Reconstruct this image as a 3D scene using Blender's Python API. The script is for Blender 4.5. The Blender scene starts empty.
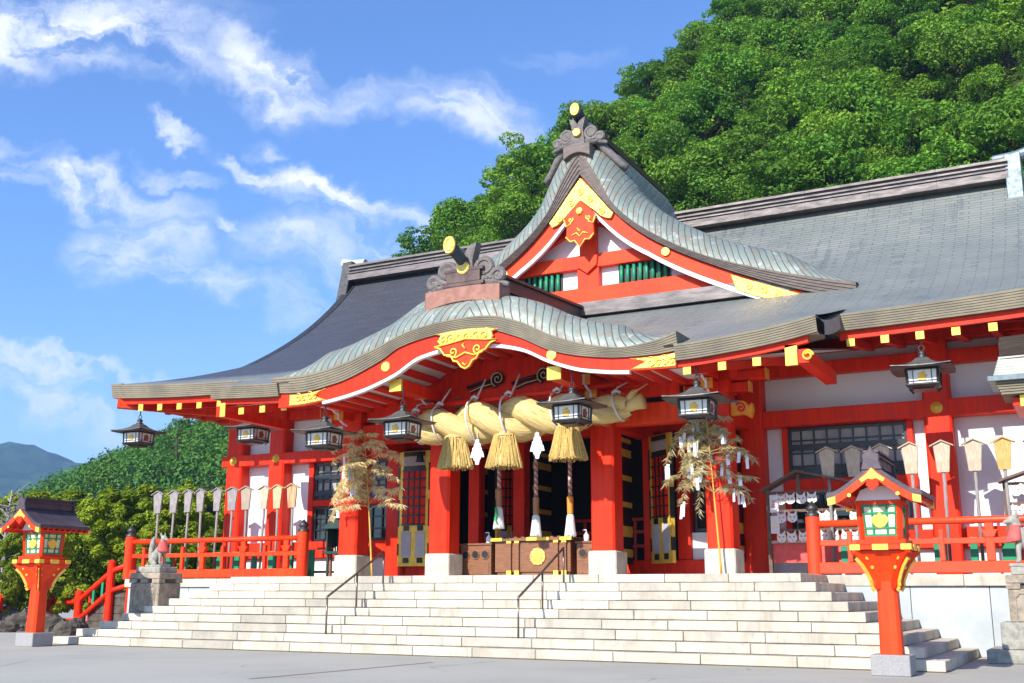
import bpy, math, random
import numpy as np
from mathutils import Vector, Matrix
R = math.radians
SC = bpy.context.scene
COL = SC.collection
random.seed(7); rng = np.random.default_rng(7)

# ------------------------------------------------------------------ camera
F_PX, PITCH, YAW, ROLL = 1104.25, R(12.937), R(27.706), R(0.15)
CAM = np.array([12.5227, -22.2298, 1.1833])
fw = np.array([-math.sin(YAW)*math.cos(PITCH), math.cos(YAW)*math.cos(PITCH), math.sin(PITCH)])
rt = np.array([math.cos(YAW), math.sin(YAW), 0.0]); up = np.cross(rt, fw)
rt, up = math.cos(ROLL)*rt+math.sin(ROLL)*up, -math.sin(ROLL)*rt+math.cos(ROLL)*up
cd = bpy.data.cameras.new('camera'); cam = bpy.data.objects.new('camera', cd); COL.objects.link(cam)
cd.sensor_width = 36; cd.lens = F_PX*36/1024; cd.clip_end = 5000; cd.clip_start = 0.1
m = Matrix(((rt[0], up[0], -fw[0], CAM[0]), (rt[1], up[1], -fw[1], CAM[1]), (rt[2], up[2], -fw[2], CAM[2]), (0, 0, 0, 1)))
cam.matrix_world = m; SC.camera = cam

def ray(u, v): return fw+rt*(u-512)/F_PX-up*(v-341.5)/F_PX
def at(u, v, Y=None, Z=None, X=None, D=None):           # a point of the place seen at (u, v), on a given real plane
    d = ray(u, v)
    if D is not None: return CAM+d*D
    i, val = (1, Y) if Y is not None else (2, Z) if Z is not None else (0, X)
    return CAM+d*(val-CAM[i])/d[i]
def XZ(pts, Y): return [tuple(at(u, v, Y=Y)[[0, 2]]) for u, v in pts]
def proj(P):
    d = np.asarray(P, float)-CAM; z = d@fw
    return 512+F_PX*(d@rt)/z, 341.5-F_PX*(d@up)/z, z

# ------------------------------------------------------------------ light, sky, exposure
SUN_EL, SUN_AZ = R(34), R(10)           # azimuth: towards -X from the facade normal
sl = bpy.data.lights.new('sun', 'SUN'); sun = bpy.data.objects.new('sun', sl); COL.objects.link(sun)
sl.energy = 4.35; sl.angle = R(0.53); sl.color = (1.0, 0.95, 0.87)
sdir = Vector((-math.sin(SUN_AZ)*math.cos(SUN_EL), -math.cos(SUN_AZ)*math.cos(SUN_EL), math.sin(SUN_EL)))
sun.rotation_euler = sdir.to_track_quat('Z', 'Y').to_euler(); sun.location = (0, -40, 60)
SC.view_settings.view_transform = 'Standard'; SC.view_settings.look = 'None'
SC.view_settings.exposure = 0.70; SC.view_settings.gamma = 1
SC.cycles.caustics_reflective = False; SC.cycles.caustics_refractive = False; SC.cycles.max_bounces = 6; SC.cycles.diffuse_bounces = 3; SC.cycles.transparent_max_bounces = 6

W = bpy.data.worlds.new('World'); SC.world = W; W.use_nodes = True
class NT:                                               # tiny node helper
    def __init__(s, tree): s.t = tree; s.n = tree.nodes; s.l = tree.links
    def add(s, kind, **kw):
        nd = s.n.new(kind)
        for k, v in kw.items(): setattr(nd, k, v)
        return nd
    def put(s, sock, v):
        if v is None: return
        if hasattr(v, 'is_output') or isinstance(v, bpy.types.NodeSocket): s.l.new(v, sock)
        else: sock.default_value = v
    def math(s, op, a, b=None, c=None, clamp=False):
        nd = s.add('ShaderNodeMath', operation=op, use_clamp=clamp)
        s.put(nd.inputs[0], a); s.put(nd.inputs[1], b); s.put(nd.inputs[2], c); return nd.outputs[0]
    def vmath(s, op, a, b=None):
        nd = s.add('ShaderNodeVectorMath', operation=op); s.put(nd.inputs[0], a); s.put(nd.inputs[1], b)
        return nd.outputs['Value'] if op in ('DOT_PRODUCT', 'LENGTH') else nd.outputs[0]
    def noise(s, vec, scale, detail=4, rough=.55, dist=0.0):
        nd = s.add('ShaderNodeTexNoise'); s.put(nd.inputs['Vector'], vec)
        nd.inputs['Scale'].default_value = scale; nd.inputs['Detail'].default_value = detail
        nd.inputs['Roughness'].default_value = rough; nd.inputs['Distortion'].default_value = dist
        return nd.outputs['Fac']
    def mapr(s, v, a, b, c=0.0, d=1.0, smooth=True):
        nd = s.add('ShaderNodeMapRange', interpolation_type='SMOOTHSTEP' if smooth else 'LINEAR')
        s.put(nd.inputs[0], v)
        for i, x in enumerate((a, b, c, d)): s.put(nd.inputs[i+1], x)
        return nd.outputs[0]
    def mix(s, fac, a, b, blend='MIX'):
        nd = s.add('ShaderNodeMix', data_type='RGBA', blend_type=blend)
        s.put(nd.inputs[0], fac)
        s.put(nd.inputs[6], a if not isinstance(a, tuple) else (*a[:3], 1)); s.put(nd.inputs[7], b if not isinstance(b, tuple) else (*b[:3], 1))
        return nd.outputs[2]
    def scale(s, vec, sc):
        nd = s.add('ShaderNodeVectorMath', operation='MULTIPLY'); s.put(nd.inputs[0], vec); nd.inputs[1].default_value = sc; return nd.outputs[0]
    def comb(s, x, y, z=0.0):
        nd = s.add('ShaderNodeCombineXYZ'); s.put(nd.inputs[0], x); s.put(nd.inputs[1], y); s.put(nd.inputs[2], z); return nd.outputs[0]
    def sep(s, v):
        nd = s.add('ShaderNodeSeparateXYZ'); s.put(nd.inputs[0], v); return nd.outputs

def build_world():
    t = NT(W.node_tree); bg = [n for n in t.n if n.type == 'BACKGROUND'][0]
    sky = t.add('ShaderNodeTexSky', sky_type='NISHITA'); sky.sun_disc = False
    sky.sun_elevation = SUN_EL; sky.sun_rotation = math.pi+SUN_AZ
    sky.altitude = 100; sky.air_density = 1.0; sky.dust_density = 0.35; sky.ozone_density = 2.6
    d = t.add('ShaderNodeTexCoord').outputs['Generated']
    ch = (-math.sin(YAW), math.cos(YAW), 0.0); cr = (math.cos(YAW), math.sin(YAW), 0.0)
    q = t.math('MAXIMUM', t.math('ABSOLUTE', t.vmath('DOT_PRODUCT', d, ch)), .03)
    x = t.math('DIVIDE', t.vmath('DOT_PRODUCT', d, cr), q)
    y = t.math('DIVIDE', t.sep(d)[2], q)
    # fine warp
    base = t.comb(x, y)
    wx = t.math('MULTIPLY_ADD', t.noise(base, 6, 6, .6), .22, -.11)
    wy = t.math('MULTIPLY_ADD', t.noise(t.vmath('ADD', base, (5.3, 2.1, 0)), 7, 6, .6), .16, -.08)
    x2 = t.math('ADD', x, wx); y2 = t.math('ADD', y, wy)
    # cloud banks: centre, half length, half width in the (bearing, elevation) map, tilt, opacity
    tot = None
    for (u, v, a, b, ang, op) in CLOUDS:
        dd = ray(u, v); qq = dd@np.array(ch); cx = dd@np.array(cr)/qq; cy = dd[2]/qq
        a /= F_PX*.93; b /= F_PX*.93
        dx = t.math('SUBTRACT', x2, float(cx)); dy = t.math('SUBTRACT', y2, float(cy))
        c, s_ = math.cos(R(ang)), math.sin(R(ang))
        e1 = t.math('MULTIPLY_ADD', dx, c/a, t.math('MULTIPLY', dy, -s_/a))
        e2 = t.math('MULTIPLY_ADD', dx, s_/b, t.math('MULTIPLY', dy, c/b))
        r = t.math('SQRT', t.math('ADD', t.math('MULTIPLY', e1, e1), t.math('MULTIPLY', e2, e2)))
        val = t.mapr(r, 1.25, .15, 0, op)
        tot = val if tot is None else t.math('MAXIMUM', tot, val)
    ca, sa = math.cos(R(20)), math.sin(R(20))
    st = t.comb(t.math('MULTIPLY_ADD', x2, ca*2.0, t.math('MULTIPLY', y2, -sa*2.0)), t.math('MULTIPLY_ADD', x2, sa*8, t.math('MULTIPLY', y2, ca*8)))
    n1 = t.noise(st, 3.2, 10, .62, .3)
    n2 = t.noise(base, 16, 8, .62)
    brk = t.math('ADD', t.math('MULTIPLY', n1, .75), t.math('MULTIPLY', n2, .35))
    den = t.math('MULTIPLY', tot, t.mapr(brk, .39, .66, .02, 1.15), clamp=True)
    # thin veil near the horizon
    veil = t.mapr(y, .30, .02, 0.0, .26)
    den = t.math('MAXIMUM', den, t.math('MULTIPLY', veil, t.mapr(n1, .3, .75, .55, 1.0)))
    # no clouds below the horizon
    cloud = (5.0, 5.15, 5.5, 1)
    tint = t.mix(1.0, sky.outputs[0], SKY_TINT, 'MULTIPLY')
    t.put(bg.inputs[0], t.mix(den, tint, cloud)); bg.inputs[1].default_value = 0.15
SKY_TINT = (.58, .77, 1.05)
CLOUDS = [(70, 25, 190, 48, 4, .97), (185, 62, 95, 30, 8, .55), (280, 78, 85, 34, 30, .85), (345, 100, 70, 24, 10, .5), (475, 118, 78, 38, 14, .72), (405, 95, 60, 22, 0, .3),
          (70, 180, 130, 24, 13, .98), (-20, 150, 60, 30, 10, .9), (150, 250, 62, 46, 22, .72), (215, 285, 34, 26, 10, .6), (170, 128, 42, 12, 10, .8), (172, 166, 40, 11, 8, .7),
          (265, 170, 60, 13, 24, .88), (330, 196, 95, 19, 20, .97), (390, 228, 62, 26, 15, .9), (285, 145, 34, 12, 25, .6), (215, 215, 32, 12, 14, .65), (295, 245, 85, 36, 10, .6),
          (280, 300, 50, 22, 5, .35), (50, 372, 130, 16, 8, .8), (60, 418, 110, 22, 4, .5), (10, 395, 70, 20, 5, .65), (560, 60, 60, 14, 5, .12)]
build_world()

# ------------------------------------------------------------------ mesh helpers
def pchip(pts):
    pts = sorted((float(a), float(b)) for a, b in pts); x = np.array([p[0] for p in pts]); y = np.array([p[1] for p in pts])
    h = np.diff(x); dl = np.diff(y)/h; n = len(x); s = np.zeros(n)
    for i in range(1, n-1):
        if dl[i-1]*dl[i] > 0:
            w1 = 2*h[i]+h[i-1]; w2 = h[i]+2*h[i-1]; s[i] = (w1+w2)/(w1/dl[i-1]+w2/dl[i])
    s[0], s[-1] = dl[0], dl[-1]
    def f(q):
        q = np.asarray(q, float); k = np.clip(np.searchsorted(x, q)-1, 0, n-2); t = (q-x[k])/h[k]
        t2, t3 = t*t, t**3
        r = (2*t3-3*t2+1)*y[k]+(t3-2*t2+t)*h[k]*s[k]+(-2*t3+3*t2)*y[k+1]+(t3-t2)*h[k]*s[k+1]
        r = np.where(q < x[0], y[0]+(q-x[0])*s[0], r); return np.where(q > x[-1], y[-1]+(q-x[-1])*s[-1], r)
    return f

class MB:
    def __init__(s): s.v = []; s.f = []; s.uv = None; s.mi = []; s.cur = 0
    def add(s, vs, fs):
        o = len(s.v); s.v += [tuple(map(float, p)) for p in vs]; s.f += [tuple(i+o for i in q) for q in fs]; s.mi += [s.cur]*len(fs); return s
    def box(s, x0, x1, y0, y1, z0, z1):
        if x0 > x1: x0, x1 = x1, x0
        if y0 > y1: y0, y1 = y1, y0
        if z0 > z1: z0, z1 = z1, z0
        return s.add([(x, y, z) for z in (z0, z1) for y in (y0, y1) for x in (x0, x1)],
                     [(0, 2, 3, 1), (4, 5, 7, 6), (0, 1, 5, 4), (2, 6, 7, 3), (0, 4, 6, 2), (1, 3, 7, 5)])
    def cbox(s, c, sx, sy, sz, rz=0.0, tx=0.0):        # centred box with rotation about z
        ca, sa = math.cos(rz), math.sin(rz); vs = []
        for z in (-.5, .5):
            for y in (-.5, .5):
                for x in (-.5, .5):
                    a, b = x*sx, y*sy; vs.append((c[0]+a*ca-b*sa, c[1]+a*sa+b*ca, c[2]+z*sz))
        return s.add(vs, [(0, 2, 3, 1), (4, 5, 7, 6), (0, 1, 5, 4), (2, 6, 7, 3), (0, 4, 6, 2), (1, 3, 7, 5)])
    def beam(s, p0, p1, w, h, upv=(0, 0, 1)):           # rectangular bar between two points
        p0, p1 = np.array(p0, float), np.array(p1, float); d = p1-p0; d /= np.linalg.norm(d); u = np.array(upv, float)
        a = np.cross(d, u); a /= np.linalg.norm(a); b = np.cross(a, d)
        vs = [p+a*w*i/2+b*h*j/2 for p in (p0, p1) for i, j in ((-1, -1), (1, -1), (1, 1), (-1, 1))]
        return s.add(vs, [(3, 2, 1, 0), (4, 5, 6, 7), (0, 1, 5, 4), (1, 2, 6, 5), (2, 3, 7, 6), (3, 0, 4, 7)])
    def tube(s, pts, rad, n=8, cap=True):
        pts = [np.array(p, float) for p in pts]; rad = rad if hasattr(rad, '__len__') else [rad]*len(pts); vs = []; fs = []
        t0 = pts[1]-pts[0]; ref = np.array((0, 0, 1.)) if abs(t0[2]) < .9*np.linalg.norm(t0) else np.array((1., 0, 0))
        for i, p in enumerate(pts):
            t = pts[min(i+1, len(pts)-1)]-pts[max(i-1, 0)]; t = t/np.linalg.norm(t)
            a = np.cross(t, ref); a /= np.linalg.norm(a)+1e-9; b = np.cross(a, t); ref = b
            for k in range(n):
                an = 2*math.pi*k/n; vs.append(p+rad[i]*(a*math.cos(an)+b*math.sin(an)))
        for i in range(len(pts)-1):
            for k in range(n):
                fs.append((i*n+k, i*n+(k+1) % n, (i+1)*n+(k+1) % n, (i+1)*n+k))
        if cap: fs += [tuple(range(n))[::-1], tuple((len(pts)-1)*n+k for k in range(n))]
        return s.add(vs, fs)
    def lathe(s, prof, c=(0, 0, 0), n=16, rot=0.0, sq=None, cap=True):
        vs = []; fs = []
        for r, z in prof:
            for k in range(n):
                an = rot+2*math.pi*k/n; vs.append((c[0]+r*math.cos(an), c[1]+r*math.sin(an), c[2]+z))
        for i in range(len(prof)-1):
            for k in range(n): fs.append((i*n+k, i*n+(k+1) % n, (i+1)*n+(k+1) % n, (i+1)*n+k))
        if cap: fs += [tuple(range(n))[::-1], tuple((len(prof)-1)*n+k for k in range(n))]
        return s.add(vs, fs)
    def extr(s, poly, o, ax, ay, az):                   # polygon in (ax, ay) extruded by az
        o, ax, ay, az = (np.array(q, float) for q in (o, ax, ay, az)); n = len(poly)
        vs = [o+ax*a+ay*b for a, b in poly]; vs += [q+az for q in vs]
        fs = [tuple(range(n)), tuple(range(2*n-1, n-1, -1))]+[(i, i+n, (i+1) % n+n, (i+1) % n) for i in range(n)]
        return s.add(vs, fs)
    def band(s, ft, fb, x0, x1, y0, y1, n=40):          # slab between two curves z(x), from y0 to y1
        xs = np.linspace(x0, x1, n+1); zt, zb = ft(xs), fb(xs); vs = []; fs = []
        for x, a, b in zip(xs, zt, zb): vs += [(x, y0, b), (x, y0, a), (x, y1, a), (x, y1, b)]
        for i in range(n):
            for k in range(4): fs.append((i*4+k, i*4+(k+1) % 4, i*4+4+(k+1) % 4, i*4+4+k))
        fs += [(0, 1, 2, 3), (n*4+3, n*4+2, n*4+1, n*4)]
        return s.add(vs, fs)
    def grid(s, P, uv=None, flip=False):                # P[i][j] points
        ni, nj = len(P), len(P[0]); o = len(s.v); s.v += [tuple(map(float, p)) for row in P for p in row]
        if s.uv is None and uv is not None: s.uv = []
        for i in range(ni-1):
            for j in range(nj-1):
                q = [(i, j), (i+1, j), (i+1, j+1), (i, j+1)]
                if flip: q = q[::-1]
                s.f.append(tuple(o+a*nj+b for a, b in q)); s.mi.append(s.cur)
                if uv is not None: s.uv += [tuple(map(float, uv[a][b])) for a, b in q]
        return s
    def build(s, name, mat, parent=None, smooth=False, bevel=0.0, loc=None, seg=1):
        me = bpy.data.meshes.new(name); me.from_pydata(s.v, [], s.f)
        mats = mat if isinstance(mat, (list, tuple)) else [mat]
        for mm in mats: me.materials.append(mm)
        if len(mats) > 1: me.polygons.foreach_set('material_index', s.mi)
        if s.uv is not None and len(s.uv) == sum(len(q) for q in s.f):
            ul = me.uv_layers.new(name='UVMap'); ul.data.foreach_set('uv', [c for p in s.uv for c in p])
        if smooth: me.polygons.foreach_set('use_smooth', [True]*len(me.polygons))
        me.update()
        o = bpy.data.objects.new(name, me); COL.objects.link(o)
        if parent is not None:
            o.parent = parent; o.matrix_parent_inverse = Matrix.Identity(4)
        if loc is not None: o.location = loc
        if bevel:
            bm = o.modifiers.new('bevel', 'BEVEL'); bm.width = bevel; bm.segments = seg; bm.limit_method = 'ANGLE'; bm.angle_limit = R(40)
        return o

def tag(o, label=None, cat=None, group=None, kind=None):
    for k, v in (('label', label), ('category', cat), ('group', group), ('kind', kind)):
        if v: o[k] = v
    return o
def empty(name, loc, label, cat, group=None, rz=0.0):
    o = bpy.data.objects.new(name, None); COL.objects.link(o); o.location = loc; o.rotation_euler = (0, 0, rz); o.empty_display_size = .2
    return tag(o, label, cat, group)
def copy_tree(o, parent=None):
    c = o.copy(); COL.objects.link(c)
    if parent is not None: c.parent = parent; c.matrix_parent_inverse = Matrix.Identity(4)
    for ch in [q for q in o.children]: copy_tree(ch, c)
    return c
def copy_thing(o, loc, label, rz=None, group=None):
    c = copy_tree(o); c.location = loc; c['label'] = label
    if rz is not None: c.rotation_euler = (0, 0, rz)
    if group: c['group'] = group
    return c

# ------------------------------------------------------------------ materials
MATS = {}
def new_mat(name, rough=.6, spec=.4, metal=0.0):
    mt = bpy.data.materials.new(name); mt.use_nodes = True; t = NT(mt.node_tree)
    b = t.n['Principled BSDF']; b.inputs['Roughness'].default_value = rough; b.inputs['Specular IOR Level'].default_value = spec; b.inputs['Metallic'].default_value = metal
    MATS[name] = mt; return mt, t, b
def bump(t, b, h, dist=.01, strength=.6):
    nd = t.add('ShaderNodeBump'); nd.inputs['Distance'].default_value = dist; nd.inputs['Strength'].default_value = strength
    t.put(nd.inputs['Height'], h); t.l.new(nd.outputs[0], b.inputs['Normal'])
def simple(name, c, c2=None, sc=4.0, rough=.6, spec=.4, metal=0.0, bmp=0.0, bsc=30, island=0.0, stretch=(1, 1, 1)):
    mt, t, b = new_mat(name, rough, spec, metal); co = t.add('ShaderNodeTexCoord').outputs['Object']
    cs = t.scale(co, stretch)
    n = t.noise(cs, sc, 6, .6)
    col = t.mix(t.mapr(n, .3, .7), c, c2 if c2 else tuple(x*.82 for x in c))
    if island:
        g = t.add('ShaderNodeNewGeometry').outputs['Random Per Island']
        col = t.mix(1.0, col, t.mix(g, (1-island,)*3, (1+island*.6,)*3), 'MULTIPLY')
    t.put(b.inputs['Base Color'], col)
    t.put(b.inputs['Roughness'], t.mapr(n, .2, .8, rough-.07, rough+.09))
    if bmp: bump(t, b, t.noise(cs, bsc, 4, .6), bmp)
    return mt

def paint(name, a, b_, rough):
    mt, t, b = new_mat(name, rough, .22); co = t.add('ShaderNodeTexCoord').outputs['Object']
    n = t.noise(co, .9, 6, .65); st = t.noise(t.scale(co, (7, 7, .5)), 1.2, 5, .65); f = t.noise(co, 26, 4, .65)
    c = t.mix(t.mapr(n, .3, .7), a, b_); c = t.mix(1.0, c, t.mix(t.mapr(st, .32, .68), (.80, .76, .74), (1.06, 1.06, 1.06)), 'MULTIPLY')
    c = t.mix(t.math('MULTIPLY', t.mapr(f, .64, .76), .35), c, (.40, .075, .03))
    t.put(b.inputs['Base Color'], c); t.put(b.inputs['Roughness'], t.mapr(st, .3, .7, rough-.08, rough+.14)); bump(t, b, t.math('MULTIPLY_ADD', st, .5, f), .004); return mt
RED = paint('vermilion_paint', (.84, .034, .004), (.75, .025, .003), .45)
ORANGE = paint('orange_vermilion_paint', (.88, .064, .008), (.80, .045, .006), .45)
def chipped():
    mt, t, b = new_mat('chipped_orange_paint', .45, .45); co = t.add('ShaderNodeTexCoord').outputs['Object']
    n = t.noise(co, 3.0, 8, .75, .4); n2 = t.noise(co, 1.2, 4, .5)
    m_ = t.math('MULTIPLY', t.mapr(n, .66, .69), t.mapr(n2, .52, .60))
    t.put(b.inputs['Base Color'], t.mix(m_, t.mix(n2, (.86, .070, .010), (.74, .040, .007)), (.72, .48, .40)))
    bump(t, b, t.noise(co, 16, 4, .6), .004); return mt
CHIP = chipped()
WHITE = simple('white_plaster', (.80, .79, .78), (.74, .73, .73), .9, .85, .2, 0, .002, 40)
TRIM = simple('white_trim_paint', (.80, .78, .80), (.70, .68, .72), 3, .6)
GOLD = simple('gilt_metal', (.90, .60, .15), (.62, .36, .06), 16, .34, .5, .6, .035, 20)
GOLDP = simple('gold_paint', (.92, .66, .10), (.84, .50, .05), 8, .4, .5, .25)
BLACK = simple('black_lacquer', (.012, .012, .014), (.02, .02, .022), 6, .35, .5)
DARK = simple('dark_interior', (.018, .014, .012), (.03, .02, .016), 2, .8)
IRON = simple('dark_bronze', (.045, .043, .042), (.08, .078, .072), 9, .45, .5, .6, .004, 40)
STEEL = simple('brown_steel', (.16, .125, .10), (.22, .18, .15), 12, .35, .5, .7)
GREEN = simple('green_paint', (.012, .27, .12), (.01, .22, .10), 4, .45)
GLASS = simple('window_glass', (.02, .025, .03), (.03, .035, .04), 2, .06, .6)
PAPER = simple('paper_panel', (.62, .58, .52), (.50, .47, .43), 3, .8)
PANE = simple('shoji_paper', (.42, .40, .38), (.30, .29, .28), 2.4, .6)
CREAM = simple('cream_paper', (.80, .76, .50), (.74, .70, .42), 5, .7)
STRAW_L = simple('straw_bundle', (.78, .56, .20), (.58, .39, .11), 22, .8, .2, 0, .02, 60, .25)
ROPE = simple('white_cord', (.72, .66, .64), (.60, .54, .54), 30, .8, .2, 0, .008, 60)
SHIDE = simple('white_paper', (.82, .82, .86), (.78, .78, .82), 10, .8)
WOOD = simple('box_wood', (.27, .115, .05), (.17, .07, .032), 5, .45, .4, 0, .006, 20, 0, (1, 1, 7))
PLQ_G = simple('weathered_wood', (.33, .305, .29), (.20, .18, .17), 9, .85, .2, 0, .006, 24, .12, (5, 5, .7))
PLQ_T = simple('tan_wood', (.60, .45, .27), (.43, .30, .16), 9, .8, .2, 0, .006, 24, .12, (5, 5, .7))
PLQ_O = simple('fresh_wood', (.66, .40, .15), (.50, .27, .09), 9, .8, .2, 0, .006, 24, .12, (5, 5, .7))
PLQ_P = simple('pale_wood', (.52, .44, .33), (.38, .30, .21), 9, .8, .2, 0, .006, 24, .12, (5, 5, .7))
STONE_P = simple('carved_stone', (.40, .33, .25), (.24, .20, .15), 6, .9, .2, 0, .03, 18)
STATUE = simple('grey_stone', (.40, .375, .315), (.24, .23, .19), 9, .9, .2, 0, .015, 40)
GRANITE = simple('granite', (.36, .345, .335), (.26, .25, .245), 60, .8, .3, 0, .003, 120)
BIB = simple('red_bib_cloth', (.75, .12, .10), (.66, .09, .08), 8, .8)
SLAB = simple('pale_stone_slab', (.47, .495, .495), (.37, .405, .41), 1.2, .55, .4, 0, .003, 20, .05)
ROCK = simple('garden_rock', (.13, .108, .085), (.05, .042, .034), 3, .95, .2, 0, .06, 6)
BARK = simple('bark', (.11, .075, .05), (.055, .04, .028), 12, .95, .1, 0, .02, 30)
GREYBARK = simple('grey_dead_wood', (.36, .33, .30), (.22, .2, .18), 12, .95)
def eave_layers():
    mt, t, b = new_mat('layered_eave', .8, .2); co = t.add('ShaderNodeTexCoord').outputs['Object']
    n = t.noise(co, 1.6, 6, .6); n2 = t.noise(t.scale(co, (1, 1, 16)), 6, 3)
    c = t.mix(t.mapr(n, .3, .7), (.275, .235, .165), (.19, .165, .125))
    t.put(b.inputs['Base Color'], t.mix(1.0, c, t.mix(n2, (.75, .75, .76), (1.12, 1.1, 1.05)), 'MULTIPLY')); bump(t, b, n2, .01); return mt
EAVE = eave_layers()
GEAVE = simple('grey_brown_gable_edge', (.20, .155, .13), (.13, .105, .095), 3, .75, .3, 0, .01, 24, .12, (1, 1, 5))
RIDGE = simple('ridge_copper', (.23, .19, .175), (.12, .105, .10), 3.5, .5, .4, .2, .006, 18, .2, (.6, .6, 3))
RIDGED = simple('dark_ridge_copper', (.07, .036, .03), (.12, .075, .06), 3, .4, .5, .3)
ONI = simple('grey_carving', (.20, .17, .155), (.12, .105, .10), 8, .7, .3, 0, .02, 18)
TILE = simple('blue_grey_copper', (.17, .22, .23), (.10, .13, .145), 6, .45, .5, .3)
HORN = simple('dark_blue_copper', (.055, .075, .085), (.035, .048, .055), 6, .45, .4, .2)
LROOF = simple('lantern_roof_copper', (.105, .075, .085), (.065, .05, .06), 4, .5, .4, .2, .01, 14)

def steps_mat():
    mt, t, b = new_mat('step_stone', .75, .3); co = t.add('ShaderNodeTexCoord').outputs['Object']
    g = t.add('ShaderNodeNewGeometry').outputs['Random Per Island']
    n = t.noise(co, 2.2, 8, .65); f = t.noise(co, 45, 3, .6)
    st = t.noise(t.scale(co, (1.2, 1.2, .35)), 1.7, 6, .7, .5)
    c = t.mix(t.mapr(n, .3, .72), (.60, .545, .44), (.44, .40, .325))
    c = t.mix(1.0, c, t.mix(g, (.74, .74, .74), (1.12, 1.10, 1.06)), 'MULTIPLY')
    c = t.mix(t.math('MULTIPLY', t.mapr(st, .56, .70), .55), c, (.40, .29, .19))
    c = t.mix(t.math('MULTIPLY', t.mapr(t.noise(t.scale(co, (14, 14, .8)), 1.0, 3, .6), .50, .68), t.math('MULTIPLY', t.mapr(n, .46, .58), .7)), c, (.33, .29, .24))
    c = t.mix(t.mapr(f, .62, .75, 0, .22), c, (.36, .32, .27))
    t.put(b.inputs['Base Color'], c); bump(t, b, t.math('ADD', f, t.math('MULTIPLY', n, .6)), .006); return mt
STEP = steps_mat()
JOINT = simple('dark_joint', (.12, .11, .09), (.07, .07, .06), 4, .95)
COPING = STEP

def roof_mat(name, kind):
    mt, t, b = new_mat(name, .5, .32, .08); uv = t.add('ShaderNodeTexCoord').outputs['UV']; co = t.add('ShaderNodeTexCoord').outputs['Object']
    ux, uy, _ = t.sep(uv); ox, oy, oz = t.sep(co)
    n = t.noise(co, .55, 6, .6); nf = t.noise(co, 5, 5, .65)
    if kind == 'shingle':
        br = t.add('ShaderNodeTexBrick'); t.put(br.inputs['Vector'], uv)
        br.inputs['Scale'].default_value = 1.0; br.inputs['Brick Width'].default_value = .62; br.inputs['Row Height'].default_value = .155
        br.inputs['Mortar Size'].default_value = .011; br.inputs['Mortar Smooth'].default_value = .3; br.inputs['Bias'].default_value = 0
        br.inputs['Color1'].default_value = (0, 0, 0, 1); br.inputs['Color2'].default_value = (1, 1, 1, 1); br.inputs['Mortar'].default_value = (.5, .5, .5, 1)
        rnd = t.sep(br.outputs['Color'])[0]; mort = br.outputs['Fac']
        streak = t.noise(t.comb(t.math('MULTIPLY', ux, 1.3), t.math('MULTIPLY', uy, .16)), 1.5, 8, .7, .25)
        pale = t.mix(t.mapr(n, .3, .7), (.25, .255, .222), (.185, .20, .182))
        s2 = t.math('ADD', streak, t.math('MULTIPLY_ADD', rnd, .14, -.07))
        c = t.mix(t.mapr(s2, .54, .68, 0, .6), pale, (.10, .115, .125))
        c = t.mix(t.math('MULTIPLY', rnd, .30), c, (.15, .175, .185))
        c = t.mix(t.mapr(nf, .60, .75, 0, .3), c, (.31, .32, .29))
        left_dark = t.math('MULTIPLY', t.mapr(t.math('MULTIPLY_ADD', n, 1.2, ox), -1.2, -3.0), t.mapr(t.math('MULTIPLY_ADD', nf, .8, oy), 2.7, 3.6))  # mask for the darker slate colour: left part of the slope, behind the eave strip
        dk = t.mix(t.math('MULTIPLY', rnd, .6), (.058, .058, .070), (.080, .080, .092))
        c = t.mix(left_dark, c, dk)
        c = t.mix(t.math('MULTIPLY', mort, .55), c, (.06, .07, .08))
        saw = t.math('FRACT', t.math('DIVIDE', uy, .155))
        h = t.math('ADD', t.math('MULTIPLY', saw, -1.0), t.math('MULTIPLY', mort, -.6))
        bump(t, b, t.math('MULTIPLY_ADD', nf, .25, h), .022, .8)
    else:
        s = t.math('MULTIPLY_ADD', uy, .55, t.math('MULTIPLY_ADD', t.noise(co, 1.5, 3), .12, t.math('ABSOLUTE', ux)))
        per = .21
        fr = t.math('FRACT', t.math('DIVIDE', s, per)); idx = t.math('FLOOR', t.math('DIVIDE', s, per))
        wn = t.add('ShaderNodeTexWhiteNoise', noise_dimensions='1D'); t.put(wn.inputs['W'], idx)
        line = t.mapr(t.math('ABSOLUTE', t.math('SUBTRACT', fr, .5)), .41, .48)
        c = t.mix(t.mapr(n, .3, .7), (.27, .30, .255), (.18, .22, .20))
        c = t.mix(1.0, c, t.mix(wn.outputs['Value'], (.86, .87, .88), (1.1, 1.1, 1.08)), 'MULTIPLY')
        c = t.mix(t.mapr(nf, .45, .68, 0, .8), c, (.24, .18, .125))
        c = t.mix(t.mapr(t.noise(co, 3.4, 7, .72), .55, .66, 0, .75), c, (.44, .445, .39))
        c = t.mix(t.math('MULTIPLY', line, .8), c, (.085, .095, .095))
        bump(t, b, t.math('MULTIPLY_ADD', fr, -.9, t.math('MULTIPLY', line, -.6)), .03, .9)
    t.put(b.inputs['Base Color'], c); t.put(b.inputs['Roughness'], t.mapr(nf, .2, .8, .42, .62)); return mt
SHINGLE = roof_mat('copper_shingle_roof', 'shingle'); RIBBED = roof_mat('ribbed_copper_edge', 'rib')

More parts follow.
